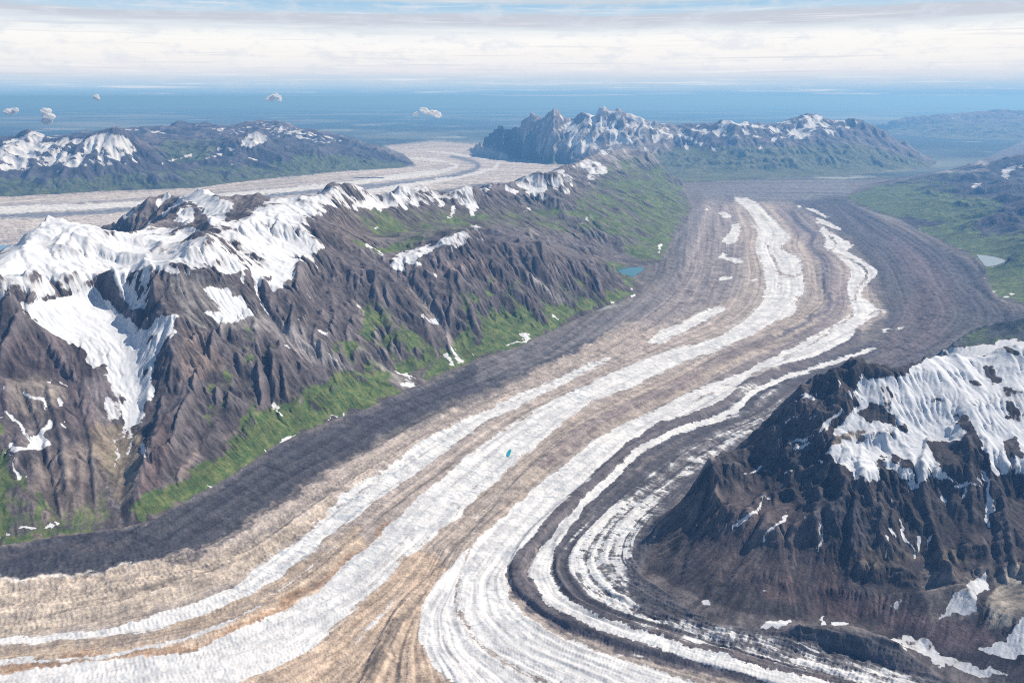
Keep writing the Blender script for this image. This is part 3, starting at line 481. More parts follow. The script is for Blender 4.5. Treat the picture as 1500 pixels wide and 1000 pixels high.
pg([(820,300),(870,270),(900,225),(960,235),(1000,265),(1012,305),(985,350),(968,385),(940,390),(900,350),(860,330)], .50, 8); pg([(900,260),(980,260),(1008,300),(970,370),(940,380),(930,320)], .62, 8)
pg([(840,375),(900,385),(930,392),(900,396),(870,385)], .7, 3); pg([(930,400),(905,396),(880,385),(935,425)], .6, 3)
pg([(-400,640),(0,660),(20,690),(60,720),(160,720),(178,772),(0,800),(-400,840)], .42, 12); pg([(-400,600),(0,620),(15,700),(10,790),(-400,830)], .7, 8); pg([(55,715),(75,720),(65,760),(50,760)], .75, 6)
pg([(0,797),(0,788),(90,780),(178,773),(178,777),(90,786)], .7, 2)
pg([(145,660),(200,650),(200,700),(150,700)], .2, 6)
pg([(1000,735),(1005,725),(1030,702),(1045,697),(1040,706),(1015,725)], .95, 2); pg([(1380,800),(1425,800),(1425,820),(1360,822)], .38, 5); pg([(1100,780),(1150,790),(1140,850)], .25, 10)
pg([(1383,512),(1417,490),(1440,476),(1470,470),(1440,490),(1400,505)], .5, 4); pg([(1400,500),(1500,480),(1500,540),(1420,520)], .3, 6)
pg([(1237,288),(1300,270),(1350,275),(1400,285),(1460,290),(1480,310),(1430,325),(1370,325),(1290,312)], .93, 4)
pg([(1340,335),(1400,322),(1500,315),(1900,300),(1900,450),(1500,445),(1445,415),(1445,390),(1430,378),(1370,348)], .74, 5); pg([(1440,390),(1500,370),(1500,445),(1455,430),(1447,410)], .8, 3)
pg([(1260,275),(1330,263),(1393,251),(1420,250),(1400,280),(1330,280)], .5, 5)
pg([(960,225),(1050,215),(1150,215),(1250,210),(1300,220),(1372,240),(1330,252),(1050,267),(1000,268),(960,252)], .72, 4); pg([(1100,225),(1180,210),(1280,215),(1330,235),(1250,235),(1150,235)], .9, 4)
pg([(900,235),(1000,215),(1080,215),(1100,235),(1000,255),(950,253)], .6, 4)
pg([(-400,330),(0,292),(280,278),(500,253),(595,247),(560,235),(500,225),(400,235),(250,250),(100,260),(-400,270)], .56, 5); pg([(430,225),(500,228),(595,240),(590,248),(480,252),(430,245)], .8, 4)
pg([(240,205),(330,205),(300,235),(250,240),(225,225)], .75, 4)
pg([(1280,190),(1350,178),(1500,180),(1900,180),(1900,215),(1400,206)], .6, 4)

pg([(540,430),(600,460),(600,540),(560,560),(520,520)], .5, 8)
paint(GRASS, [(1425,325),(1470,308),(1500,300),(1900,270),(1900,310),(1500,340),(1440,345)], .15, 4)
paint(GRASS, [(1390,262),(1430,240),(1500,226),(1900,190),(1900,290),(1500,300),(1440,290),(1400,285)], .12, 5)
# ---------------- bare white ice
ICE = canvas()
def pi_(poly, v=1.0, f=2):
    m = canvas(); paint(m, poly, v, f); np.maximum(ICE, m, out=ICE)
def pis(pts, w0, w1=None, v=1.0, f=1.2): pi_(ribbon(pts, w0, w1 if w1 else w0*.5), v, f)
W1L = [(-400,990),(-100,945),(0,933),(23,931),(50,930),(130,925),(167,917),(230,900),(283,884),(340,860),(390,817),(430,795),(470,758),(500,727),(560,688),(600,657),(640,632),(700,603),(740,587),(770,571),(800,560),(850,538),(893,521)]
W1R = [(897,524),(850,549),(800,574),(740,603),(700,626),(640,671),(600,700),(560,727),(500,772),(450,813),(400,853),(340,880),(283,907),(230,922),(167,933),(100,939),(50,941),(0,942),(-100,955),(-400,1010)]
pi_(W1L+W1R, 1, 3)
pis([(-400,1040),(0,972),(120,965),(200,951),(283,930),(367,893),(450,833),(500,787),(560,735)], 6, 2, .75); pi_([(-60,975),(0,965),(53,959),(50,963),(0,970)], 1, 1)
for a, b in [(670,640),(690,628),(708,622),(720,615),(655,652),(640,664)]: pis([(a-4,b+2),(a+5,b-3)], 3, 2, .8)
W2L = [(-400,1050),(0,987),(100,971),(200,963),(283,950),(367,913),(420,892),(467,868),(500,830),(560,780),(600,740),(633,713),(683,667),(733,633),(783,600),(833,574),(867,560),(933,530),(967,517),(1000,508),(1050,493),(1083,473),(1113,447),(1122,417),(1118,393),(1107,363),(1113,340),(1100,313),(1083,298),(1070,290)]
W2R = [(1095,290),(1110,297),(1137,323),(1157,347),(1143,363),(1172,378),(1177,400),(1180,430),(1167,437),(1168,460),(1133,472),(1067,508),(1000,530),(933,563),(867,587),(833,610),(800,640),(750,683),(707,722),(665,763),(617,800),(583,825),(550,862),(517,897),(480,932),(440,958),(400,978),(350,1000),(250,1040),(0,1110),(-400,1220)]
pi_(W2L+W2R, 1, 3)
W3L = [(1195,325),(1205,330),(1200,338),(1210,348),(1207,363),(1227,377),(1247,393),(1240,417),(1244,440),(1250,457),(1217,480),(1150,513),(1083,547),(1000,577),(967,597),(900,627),(867,647),(817,687),(767,730),(707,783),(667,820),(640,853),(617,887),(612,930),(633,970),(665,1000),(760,1080),(900,1249)]
W3R = [(1500,1249),(1200,1060),(1100,1020),(1030,1000),(983,987),(917,967),(833,937),(783,913),(747,877),(738,843),(753,813),(777,790),(810,747),(850,713),(893,673),(917,650),(967,617),(1000,610),(1060,583),(1110,543),(1200,520),(1247,497),(1257,477),(1283,463),(1298,456),(1270,440),(1260,430),(1277,410),(1287,397),(1267,383),(1240,367),(1253,360),(1235,350),(1213,338),(1200,325)]
pi_(W3L+W3R, 1, 2.5)
# upstream fragments
for poly in [[(947,503),(965,485),(1000,472),(1037,452),(1062,448),(1063,455),(1040,466),(1000,488),(965,503)], [(1050,310),(1062,310),(1073,318),(1060,319)], [(1072,328),(1083,326),(1085,340),(1080,352),(1066,360),(1058,352),(1070,340)], [(1052,378),(1062,366),(1065,375),(1080,378),(1092,385),(1080,386),(1060,380)], [(1048,412),(1058,404),(1077,403),(1070,409),(1055,412)],
             [(1178,305),(1190,305),(1218,320),(1212,320),(1195,312)], [(1193,318),(1215,325),(1237,337),(1228,337),(1205,328)], [(1165,300),(1176,302),(1172,306)], [(1030,305),(1040,306),(1036,309)], [(1100,412),(1106,405),(1112,412)]]: pi_(poly, 1, 1)
cutI = lambda pts, w0, w1, v=.1, f=1: paint(ICE, ribbon(pts, w0, w1), v, f)
cutI([(1215,345),(1225,360),(1217,368),(1240,378),(1265,392),(1268,405),(1255,425),(1252,440)], 3, 4, .1)   # debris seam in the right stripe
cutI([(1297,457),(1278,458),(1260,470),(1220,490)], 2, 1, .25)
cutI([(700,750),(690,800),(672,850),(668,890),(690,930),(720,960),(770,985),(850,1010)], 3, 9, .45, 2); cutI([(676,860),(675,900),(700,940),(760,975)], 2, 4, .35, 1)
cutI([(640,930),(635,900),(650,870)], 2, 2, .5); cutI([(960,960),(860,960),(760,965)], 4, 2, .62, 2)
cutI([(700,712),(660,760),(610,800),(540,870),(480,925)], 3, 8, .62, 2); cutI([(1080,300),(1130,370),(1140,420),(1120,480),(1040,510)], 3, 2, .5, 1)
cutI([(1135,397),(1160,405),(1178,398)], 3, 4, .1); cutI([(590,860),(560,900),(520,940)], 4, 6, .5, 2); cutI([(1250,462),(1200,497),(1120,540),(1010,590)], 2, 4, .5, 1)
# thin stripe and mottled right side
pis([(1450,1060),(1267,1022),(1150,993),(1100,980),(1000,951),(917,925),(853,900),(815,868),(800,835),(803,812),(815,790),(840,752),(865,728),(900,695),(933,662),(960,645),(1000,628),(1035,618),(1077,600),(1100,578),(1133,560),(1200,537),(1240,524),(1283,508)], 22, 5, 1.0)
pi_([(775,835),(790,805),(815,785),(822,790),(812,815),(815,850),(845,885),(900,912),(1000,945),(1000,952),(883,925),(800,885)], .78, 2)
pis([(1293,486),(1308,480)], 4, 2, 1); pis([(1312,483),(1330,478)], 2, 1, .9)
pi_([(832,790),(860,765),(890,748),(895,790),(900,820),(905,860),(935,900),(1000,930),(1000,936),(930,912),(870,880),(835,840)], .66, 8)
pi_([(850,800),(885,780),(892,820),(890,850),(860,850)], .62, 5); pi_([(860,770),(930,720),(1000,665),(1080,630),(1130,600),(1140,610),(1060,665),(960,730),(900,790)], .48, 10)
pi_([(1000,925),(1267,985),(1320,1010),(1267,1000),(1000,935)], .8, 2); pi_([(1000,915),(1150,940),(1300,985),(1400,1010),(1300,1010),(1100,960)], .5, 8)
pi_([(1080,560),(1150,560),(1120,600),(1060,620)], .3, 6)
# far glacier stripes
pi_([(-400,345),(0,303),(200,295),(235,292),(330,283),(480,269),(600,253),(647,248),(668,243),(650,238),(597,233),(597,230),(640,232),(672,240),(672,246),(640,256),(500,273),(330,291),(200,303),(100,308),(0,313),(-400,362)], 1, 1)
pi_([(330,300),(420,290),(543,277),(617,265),(687,255),(722,245),(728,238),(700,232),(660,227),(623,222),(625,220),(665,223),(710,231),(732,238),(732,245),(700,256),(640,268),(560,280),(500,290),(400,300)], .95, 1)
pi_([(-400,380),(0,345),(80,322),(160,318),(150,325),(60,332),(0,352),(-400,400)], .30, 3)
pi_([(830,800),(860,765),(900,735),(960,700),(985,720),(930,790),(915,840),(935,890),(1010,925),(1010,940),(930,915),(870,885),(835,845)], .57, 10); pi_([(940,700),(1080,610),(1160,575),(1150,600),(1060,665),(985,715)], .42, 10)
pi_([(960,900),(1100,925),(1250,955),(1400,1010),(1330,1020),(1150,965),(1000,935)], .45, 8)
ICE[:, :] = ICE

WATERS = [('lake', [(903,394),(918,392),(940,391),(943,395),(933,402),(928,405),(915,402),(906,398)], 1.2, (.01,.12,.15), 'small teal lake between the green slope and the grey moraine'),
          ('lake', [(-60,366),(0,358),(25,360),(33,366),(20,378),(0,386),(-60,400)], 1.5, (.10,.24,.42), 'pale blue lake at the left edge behind the snowy ridge'),
          ('lake', [(1430,373),(1450,375),(1473,381),(1460,388),(1445,390),(1438,383)], 3.0, (.28,.29,.27), 'small milky grey pond at the foot of the green hills at right')]
WATERS.append(('meltwater_pond', [(742,664),(745,659),(749,658),(748,663),(745,669),(742,668)], .9, (.02,.30,.36), 'tiny turquoise melt pond on the white ice stripe in mid glacier'))
CLOUDS = [([(70,172,8),(69,163,8),(66,176,5)], 27900, 'tall small white puff of cloud near the left edge above the snowy peaks'),
          ([(14,163,7),(20,161,5)], 29700, 'faint round puff of cloud at the far left, left of the tall one'),
          ([(402,141,6),(394,145,5),(409,144,4)], 31500, 'bright rounded little cloud on the horizon above the far left mountains'),
          ([(622,163,6),(633,165,6),(612,167,4),(641,166,3)], 28800, 'small flat based cloud between the far left range and the jagged spires'),
          ([(140,143,4),(144,145,3)], 33750, 'tiny puff of cloud on the horizon right of the tall white puff')]
def sky_shader():
    import bpy
    # elevation (as sin) with slow sideways undulation, then a ramp of the layers seen edge-on
    w1 = cnoise(2.2, 30, 4, .55, 1.3); w2 = cnoise(9, 160, 5, .6, 4.1); w3 = cnoise(26, 420, 5, .65, 8.7)
    e = N.math('ADD', zz, N.math('MULTIPLY', N.math('MULTIPLY_ADD', w1, .028, -.014), N.ramp(zz, -.01, .05))); e = N.math('ADD', e, N.math('MULTIPLY', N.math('MULTIPLY_ADD', w2, .012, -.006), N.ramp(zz, .0, .05))); e = N.math('ADD', e, N.math('MULTIPLY_ADD', w3, .002, -.001))
    cr = N.n('ShaderNodeValToRGB'); r = cr.color_ramp
    N.l(N.math('MULTIPLY', e, 1/.13), cr.inputs[0])
    st = [(0, (.24,.46,.72)), (.04, (.30,.52,.76)), (.09, (.46,.63,.80)), (.15, (.62,.71,.82)), (.20, (.78,.80,.85)), (.27, (.87,.87,.88)), (.35, (.94,.92,.90)), (.46, (.97,.96,.94)), (.52, (.88,.90,.91)), (.56, (.74,.80,.85)), (.60, (.60,.64,.72)), (.65, (.58,.62,.70)), (.68, (.52,.68,.82)), (.74, (.38,.60,.80)), (.79, (.60,.68,.75)), (.86, (.45,.64,.80))]
    while len(r.elements) < len(st): r.elements.new(.5)
    for el, (p, c) in zip(r.elements, st): el.position = p; el.color = c+(1,)
    # flat grey lenses and pale wisps inside the bank
    ln = cnoise(5, 330, 5, .55, 21.); g = N.ramp(ln, .56, .70)
    c = N.mix(N.math('MULTIPLY', g, .38), cr.outputs[0], (.56, .59, .68))
    wsp = cnoise(7, 240, 6, .6, 33.); c = N.mix(N.math('MULTIPLY', N.ramp(wsp, .52, .72), .5), c, (.97, .96, .95))
    lum = N.math('MULTIPLY_ADD', cnoise(70, 190, 5, .6, 61.), .3, N.math('MULTIPLY', cnoise(22, 62, 7, .6, 44.), .75))
    low = N.ramp(zz, .0, .03)
    c = N.mix(N.math('MULTIPLY', N.math('MULTIPLY', N.ramp(lum, .50, .66), .55), low), c, (.70, .75, .83))
    b2 = N.n('ShaderNodeBackground'); N.l(c, b2.inputs[0]); b2.inputs[1].default_value = SKY_K
    mx = N.n('ShaderNodeMixShader'); N.l(N.ramp(zz, .11, .30), mx.inputs[0]); N.l(b2.outputs[0], mx.inputs[1]); N.l(bg.outputs[0], mx.inputs[2])
    return mx.outputs[0]
SKY_K = .72


# ------------------------------------------------------------------ sculpt
def visible(Z):
    e = (Z-HC)/RR
    m = np.maximum.accumulate(e, axis=0)
    return e >= m-0.0004
mount = REG > 0
PXs, PYs = project(X, Y, Z)
V = blur(visible(Z).astype(np.float32), 3, 1)
Z += at_px(DZ, PXs, PYs)*V*mount
hfoot = np.clip(Z+20, 0, None)
M = np.maximum(sm(0, 260, hfoot), .3*(REG == 2))*blur(mount.astype(np.float32), 2)
amp = M*np.choose(REG, [0, 1, 1.0, .6, 1.0, 1.15, 1.25, 1.2]).astype(np.float32)
amp = blur(amp, 3)*(at_px(SMO, *project(X, Y, Z))*V+(1-V)).astype(np.float32)
wx = 160*fbm(X, Y, 1100, 3, 5); wy = 160*fbm(X, Y, 1100, 3, 9)
cell = RR*STEP
acc = 0
for o, lam in enumerate([1500, 800, 420, 220, 115, 60, 30]):
    fade = np.clip(lam/cell/2.6-1, 0, 1)
    if o >= 3 and fade.max() <= 0: break
    n = 1-np.abs(vnoise((X+wx*(.8**o))/lam+o*3.1, (Y+wy*(.8**o))/lam, 31+o))*2
    n2 = vnoise(X/lam+7.7*o, Y/lam, 61+o)
    acc = acc+((n-.36)*.9+n2*.4)*lam*.10*fade*(1 if lam < 1000 else .5)
Z += acc*amp
print('noise', round(time.time()-T0, 1))

def erode(Z, n_drops, steps, batches, seed):
    g = np.random.default_rng(seed)
    H, W = Z.shape; Zf = Z.ravel()
    cand = np.flatnonzero((amp > .12) & (V > .3) | (blur(mount.astype(np.float32), 10, 1) > .5) & (V > .6))
    cellr = cell[:, 0].astype(np.float32)
    for b in range(batches):
        st = cand[g.integers(0, len(cand), n_drops)]
        pi = (st//W + g.random(n_drops)).astype(np.float32); pj = (st % W + g.random(n_drops)).astype(np.float32)
        di = np.zeros(n_drops, np.float32); dj = di.copy(); sed = di.copy(); wat = np.ones(n_drops, np.float32); vel = wat.copy()
        alive = np.ones(n_drops, bool)
        for s in range(steps):
            pi = np.clip(pi, 1, H-3); pj = np.clip(pj, 1, W-3)
            i0 = pi.astype(np.int32); j0 = pj.astype(np.int32); u = pi-i0; v = pj-j0
            k = i0*W+j0
            a = Zf[k]; c = Zf[k+1]; d = Zf[k+W]; e = Zf[k+W+1]
            gi = (d-a)*(1-v)+(e-c)*v; gj = (c-a)*(1-u)+(e-d)*u
            h0 = a*(1-u)*(1-v)+c*(1-u)*v+d*u*(1-v)+e*u*v
            di = di*.25-gi*.75/np.maximum(np.hypot(gi, gj), 1e-6); dj = dj*.25-gj*.75/np.maximum(np.hypot(gi, gj), 1e-6)
            l = np.maximum(np.hypot(di, dj), 1e-6); di /= l; dj /= l
            ni = np.clip(pi+di, 1, H-3); nj = np.clip(pj+dj, 1, W-3)
            i1 = ni.astype(np.int32); j1 = nj.astype(np.int32); u1 = ni-i1; v1 = nj-j1; k1 = i1*W+j1
            h1 = Zf[k1]*(1-u1)*(1-v1)+Zf[k1+1]*(1-u1)*v1+Zf[k1+W]*u1*(1-v1)+Zf[k1+W+1]*u1*v1
            dh = h1-h0; cl = cellr[i0]
            slope = np.clip(-dh/cl, 0, 1.5)
            cap = np.maximum(slope, .02)*vel*wat*cl*.8
            up = dh > 0
            dep = np.where(up, np.minimum(dh, sed), np.maximum(sed-cap, 0)*.12)
            ero = np.where(up | (sed > cap), 0, np.minimum((cap-sed)*.16, -dh*.7))
            q = np.where(alive, dep-ero, 0).astype(np.float32)
            sed = np.maximum(sed-q, 0)
            Zf += (np.bincount(k, q*(1-u)*(1-v), H*W)+np.bincount(k+1, q*(1-u)*v, H*W)+np.bincount(k+W, q*u*(1-v), H*W)+np.bincount(k+W+1, q*u*v, H*W)).astype(np.float32)
            vel = np.sqrt(np.clip(vel*vel-dh/cl*.6, .05, 6)); wat *= .985
            pi, pj = ni, nj
            alive &= (np.abs(dh) > 1e-4)
    return Zf.reshape(H, W)
if ERODE:
    Zb = Z.copy()
    Z = erode(Z, 170000, 48, ERODE, 3)
    D = Z-Zb; lim = (cell*7+8).astype(np.float32)
    Z = Zb+np.clip(D, -lim, lim*.6)*np.clip(blur(mount.astype(np.float32), 4), 0, 1)
    print('erode', round(time.time()-T0, 1))
crag = 0
for o, lam in enumerate([120, 62, 31, 16]):
    fade = np.clip(lam/cell/2.4-1, 0, 1)
    if fade.max() <= 0: break
    crag = crag+(1-np.abs(vnoise((X+wx*.3)/lam, (Y+wy*.3)/lam, 401+o))*2.2)*lam*.13*fade
a_, b_ = np.gradient(blur(Z, 3)); sl_ = np.hypot(a_, b_)/cell
Z = (Z+crag*amp*sm(.35, .85, sl_+.35*fbm(X, Y, 600, 3, 411))*(1-.5*sm(.6, .95, at_px(SNOW, *project(X, Y, Z))))).astype(np.float32)
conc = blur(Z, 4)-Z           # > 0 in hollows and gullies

# ------------------------------------------------------------------ glacier flow field and relief
PX, PY = project(X, Y, Z)
def tfield(PX, PY):
    ys = np.arange(100, 1300)
    cur = np.array([np.interp(ys, [p[1] for p in c[::-1]], [p[0] for p in c[::-1]]) for c in FLOW])
    cur = np.array([box(c.astype(np.float32), 6, 0) for c in cur])
    cur = np.maximum.accumulate(cur+np.arange(len(FLOW))[:, None]*2, axis=0)
    yi = np.clip(PY-100, 0, len(ys)-1.01)
    t = np.full(PX.shape, 0., np.float32)
    prev = None
    for k in range(len(FLOW)):
        c = np.interp(yi, np.arange(len(ys)), cur[k]).astype(np.float32)
        if prev is None: t = np.minimum((PX-c)/220, 0).astype(np.float32)
        else:
            seg = np.clip((PX-prev)/np.maximum(c-prev, 1), 0, 1); t = t+seg
        prev = c
    t = t+np.clip((PX-prev)/220, 0, 5)
    return t
T = tfield(PX, PY)
T2 = (PY+.08*np.minimum(PX, 640)-.03*np.clip(PX-640, 0, 400))*.05
farm = inside(FAR_GL, PX0, PY0)&(REG == 0)
wt = np.maximum(blur(farm.astype(np.float32), 2), sm(300, 275, PY)*(PX > 980)); T = T*(1-wt)+T2*wt
T = blur(T.astype(np.float32), 4, 2)
gi, gj = np.gradient(T)
gl = np.hypot(gi, gj)+1e-6; gi /= gl; gj /= gl
def lic(src, vi, vj, n, h=1.0):
    acc = src.copy(); w = 1.0
    for sgn in (1, -1):
        I, J = np.meshgrid(np.arange(NR, dtype=np.float32), np.arange(NA, dtype=np.float32), indexing='ij')
        for k in range(n):
            ii = np.clip(np.rint(I), 0, NR-1).astype(np.int32); jj = np.clip(np.rint(J), 0, NA-1).astype(np.int32)
            I = I+sgn*h*vi[ii, jj]; J = J+sgn*h*vj[ii, jj]
            ii = np.clip(np.rint(I), 0, NR-1).astype(np.int32); jj = np.clip(np.rint(J), 0, NA-1).astype(np.int32)
            acc += src[ii, jj]; w += 1
    return acc/w
white = rng.standard_normal(X.shape).astype(np.float32)
nrm = lambda a: (a-a.mean())/a.std()
st1 = nrm(lic(blur(white, 1, 1), -gj, gi, 16, 1.6))          # fine streaks along the flow
st2 = nrm(lic(nrm(blur(white, 3, 1)), -gj, gi, 22, 4.0))           # broad streaks
white = rng.standard_normal(X.shape).astype(np.float32)
cv1 = nrm(lic(blur(white, 1, 1), gi, gj, 5, 1.0))           # crevasses across the flow
del white
print('flow', round(time.time()-T0, 1))

gm = blur(((REG == 0) & (Y > 0)).astype(np.float32), 2)
hum = fbm(X, Y, 520, 4, 101); hum2 = 1-np.abs(fbm(X, Y, 110, 4, 131, .6))*2.2
REL = at_px(RELC, PX, PY)           # where the surface is rough (moraine) or crevassed
CRV = at_px(CRVC, PX, PY)
Z += gm*(hum*5+st2*2.4*np.clip(cell/6, .6, 4)+REL*(st2*3+hum2*9+np.clip(2-cell/20, 0, 1)*fbm(X, Y, 45, 3, 171)*6)+np.clip(cell, 0, 14)*.13*CRV*cv1*sm(-.35, .4, hum)+at_px(MOR, PX, PY))
lake_z = []
PXl, PYl = project(X, Y, Z)
for _, pts, zl, _, _ in WATERS:
    m = inside(smooth(pts+[pts[0]], 3), PXl, PYl) & (REG != 2)
    if zl < 2.5 and zl > 1.4: m &= REG == 0
    z0 = float(np.percentile(Z[m], 35)) if m.any() else 0.0
    cov = blur(m.astype(np.float32), 2, 2)
    Z = np.where(cov > .12, np.minimum(Z, z0-3*sm(.12, .5, cov)), Z).astype(np.float32)
    lake_z.append(z0)
PX, PY = project(X, Y, Z)
VIS = visible(Z); VISb = blur(VIS.astype(np.float32), 1, 1)

# ------------------------------------------------------------------ attributes
def grad_slope(Z):
    a, b = np.gradient(Z); c = cell
    return np.hypot(a, b)/c, a/c, b/c
slope, si, sj = grad_slope(Z)
slb = blur(slope.astype(np.float32), 2, 1)
wn = 3.0+0*PX
jx = fbm(X, Y, 130, 5, 201, .65)*15; jy = fbm(X, Y, 130, 5, 211, .65)*15        # traced edges wander a little
ksc = np.clip(5500/RR, .12, 1.1)
PXj = PX+jx*ksc; PYj = PY+jy*ksc
COLV = np.where(mount[..., None], at_px(COL, PXj, PYj), at_px(COLG, PXj, PYj))
snow = at_px(SNOW, PXj, PYj); grass = at_px(GRASS, PXj, PYj)
ko = np.clip(9000/RR, .15, 1.3)
snow = np.where((REG == 6) & (PY > 257), 0, snow)
icev = at_px(ICE, PX+jx*ksc*(.3+.4*sm(600, 450, PY))-cv1*ko*.7, PY+jy*ksc*.3+cv1*ko*.8)
# hidden sides: by height and slope only
gen_snow = sm(800, 1150, Z+200*fbm(X, Y, 500, 3, 221)-250*slb)*.85*(REG < 5)
gen_grass = sm(900, 300, Z)*.55
snow = snow*VISb+gen_snow*(1-VISb); grass = grass*VISb+gen_grass*(1-VISb)
nn = nrm(fbm(X, Y, 260, 6, 231, .68)+fbm(PX, PY, 14, 4, 232, .7)*.0)
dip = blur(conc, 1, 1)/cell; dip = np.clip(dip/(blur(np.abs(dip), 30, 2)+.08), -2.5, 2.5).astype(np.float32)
# down-slope streaks for mountain sides
gs = np.hypot(si, sj)+1e-6
dsi = blur((si/gs).astype(np.float32), 3, 1); dsj = blur((sj/gs).astype(np.float32), 3, 1); q = np.hypot(dsi, dsj)+1e-6
wh2 = rng.standard_normal(X.shape).astype(np.float32)
ds = nrm(lic(blur(wh2, 1, 1), dsi/q, dsj/q, 14, 1.2))
del wh2
patchy = 1-np.abs(snow-.5)*2
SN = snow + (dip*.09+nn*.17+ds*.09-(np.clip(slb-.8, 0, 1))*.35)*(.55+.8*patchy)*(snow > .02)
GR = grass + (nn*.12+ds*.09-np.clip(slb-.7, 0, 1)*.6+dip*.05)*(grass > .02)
GR = np.where(REG >= 5, np.minimum(GR, .49), np.where(REG == 4, np.minimum(GR, .57), GR))
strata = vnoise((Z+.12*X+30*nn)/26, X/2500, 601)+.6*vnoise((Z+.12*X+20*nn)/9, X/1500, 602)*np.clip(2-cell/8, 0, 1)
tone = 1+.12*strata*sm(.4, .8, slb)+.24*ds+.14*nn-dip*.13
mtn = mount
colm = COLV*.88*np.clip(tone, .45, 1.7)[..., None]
# glacier surface
nI = fbm(X, Y, 90, 5, 301, .6)
SX = np.hypot(X-3000, Y)/2600
str1 = vnoise(T*34, SX, 501); str2 = vnoise(T*85, SX*2, 502); str3 = vnoise(T*14, SX*.6, 503)
str1 = str1*(.4+.6*sm(-.4, .5, str3)); thin = np.exp(-(str1/.10)**2)*sm(-.2, .4, vnoise(T*9, SX*1.7, 504))
ICEV = icev+(-thin*.55+str2*.10+st1*.07+st2*.10+nI*.5+cv1*.07*CRV)*(1.1-np.abs(icev-.5)*.9)*(icev > .015)
colg = COLV*np.clip(1+.26*str1+.14*str2+.05*st1+.05*st2+.45*nI+.12*hum2*REL+.08*cv1*CRV, .4, 1.8)[..., None]
BASEC = np.where(mtn[..., None], colm, colg)
print('attrs', round(time.time()-T0, 1))

# ------------------------------------------------------------------ objects
C = bpy.context.scene.collection
def props(o, label, cat, kind=None, group=None):
    o['label'] = label; o['category'] = cat
    if kind: o['kind'] = kind
    if group: o['group'] = group
def sheet(name, cells, mat, attrs, zoff=0.0):
    "one mesh from the chosen cells of the height grid"
    idx = np.flatnonzero(cells.ravel()); w = NA-1
    i = idx//w; j = idx % w; a = i*NA+j
    q = np.stack([a, a+1, a+NA+1, a+NA], 1).astype(np.int64)     # normals up
    used, inv = np.unique(q, return_inverse=True)
    me = bpy.data.meshes.new(name)
    n = len(used); co = np.empty((n, 3), np.float32)
    co[:, 0] = X.ravel()[used]; co[:, 1] = Y.ravel()[used]; co[:, 2] = Z.ravel()[used]+zoff
    nf = len(q)
    me.vertices.add(n); me.loops.add(nf*4); me.polygons.add(nf)
    me.vertices.foreach_set('co', co.ravel())
    me.loops.foreach_set('vertex_index', inv.reshape(-1, 4)[:, ::-1].ravel().astype(np.int32))
    me.polygons.foreach_set('loop_start', np.arange(0, nf*4, 4, dtype=np.int32))
    me.polygons.foreach_set('use_smooth', np.ones(nf, bool))
    me.update(calc_edges=True)
    for k, arr in attrs.items():
        if arr.ndim == 3:
            at = me.attributes.new(k, 'FLOAT_COLOR', 'POINT'); c4 = np.ones((n, 4), np.float32); c4[:, :3] = arr.reshape(-1, 3)[used]
            at.data.foreach_set('color', c4.ravel())
        else:
            at = me.attributes.new(k, 'FLOAT', 'POINT'); at.data.foreach_set('value', arr.ravel()[used].astype(np.float32))
    me.materials.append(mat)
    o = bpy.data.objects.new(name, me); C.objects.link(o)
    return o

# ---- node helpers
def mat_new(name):
    m = bpy.data.materials.new(name); m.use_nodes = True; nt = m.node_tree
    for n in list(nt.nodes): nt.nodes.remove(n)
    return m, nt
class NT:
    def __init__(s, nt): s.nt = nt
    def n(s, t, **kw):
        x = s.nt.nodes.new(t)
        for k, v in kw.items():
            if k.startswith('i_'): x.inputs[int(k[2:])].default_value = v
            else: setattr(x, k, v)
        return x
    def l(s, a, b): s.nt.links.new(a, b)
    def math(s, op, a, b=None, c=None, clamp=False):
        x = s.n('ShaderNodeMath', operation=op, use_clamp=clamp)
        for k, v in enumerate((a, b, c)):
            if v is None: continue
            if isinstance(v, (int, float)): x.inputs[k].default_value = v
            else: s.l(v, x.inputs[k])
        return x.outputs[0]
    def ramp(s, v, lo, hi):
        x = s.n('ShaderNodeMapRange', interpolation_type='SMOOTHSTEP'); s.l(v, x.inputs[0])
        x.inputs[1].default_value = lo; x.inputs[2].default_value = hi
        return x.outputs[0]
    def mix(s, f, a, b):
        x = s.n('ShaderNodeMix', data_type='RGBA')
        for k, v in ((0, f), (6, a), (7, b)):
            if isinstance(v, (int, float)): x.inputs[k].default_value = v
            elif isinstance(v, tuple): x.inputs[k].default_value = v+(1,) if len(v) == 3 else v
            else: s.l(v, x.inputs[k])
        return x.outputs[2]
    def attr(s, name, col=False):
        x = s.n('ShaderNodeAttribute', attribute_name=name); return x.outputs[0] if col else x.outputs[2]
    def noise(s, scale, detail=6, rough=.6, dist=0, vec=None):
        x = s.n('ShaderNodeTexNoise'); x.inputs['Scale'].default_value = scale; x.inputs['Detail'].default_value = detail
        x.inputs['Roughness'].default_value = rough; x.inputs['Distortion'].default_value = dist
        if vec is None:
            tc = s.n('ShaderNodeTexCoord'); vec = tc.outputs['Object']
        s.l(vec, x.inputs['Vector']); return x.outputs[0]
    def scale(s, col, f):
        x = s.n('ShaderNodeVectorMath', operation='SCALE'); s.l(col, x.inputs[0])
        if isinstance(f, (int, float)): x.inputs[3].default_value = f
        else: s.l(f, x.inputs[3])
        return x.outputs[0]

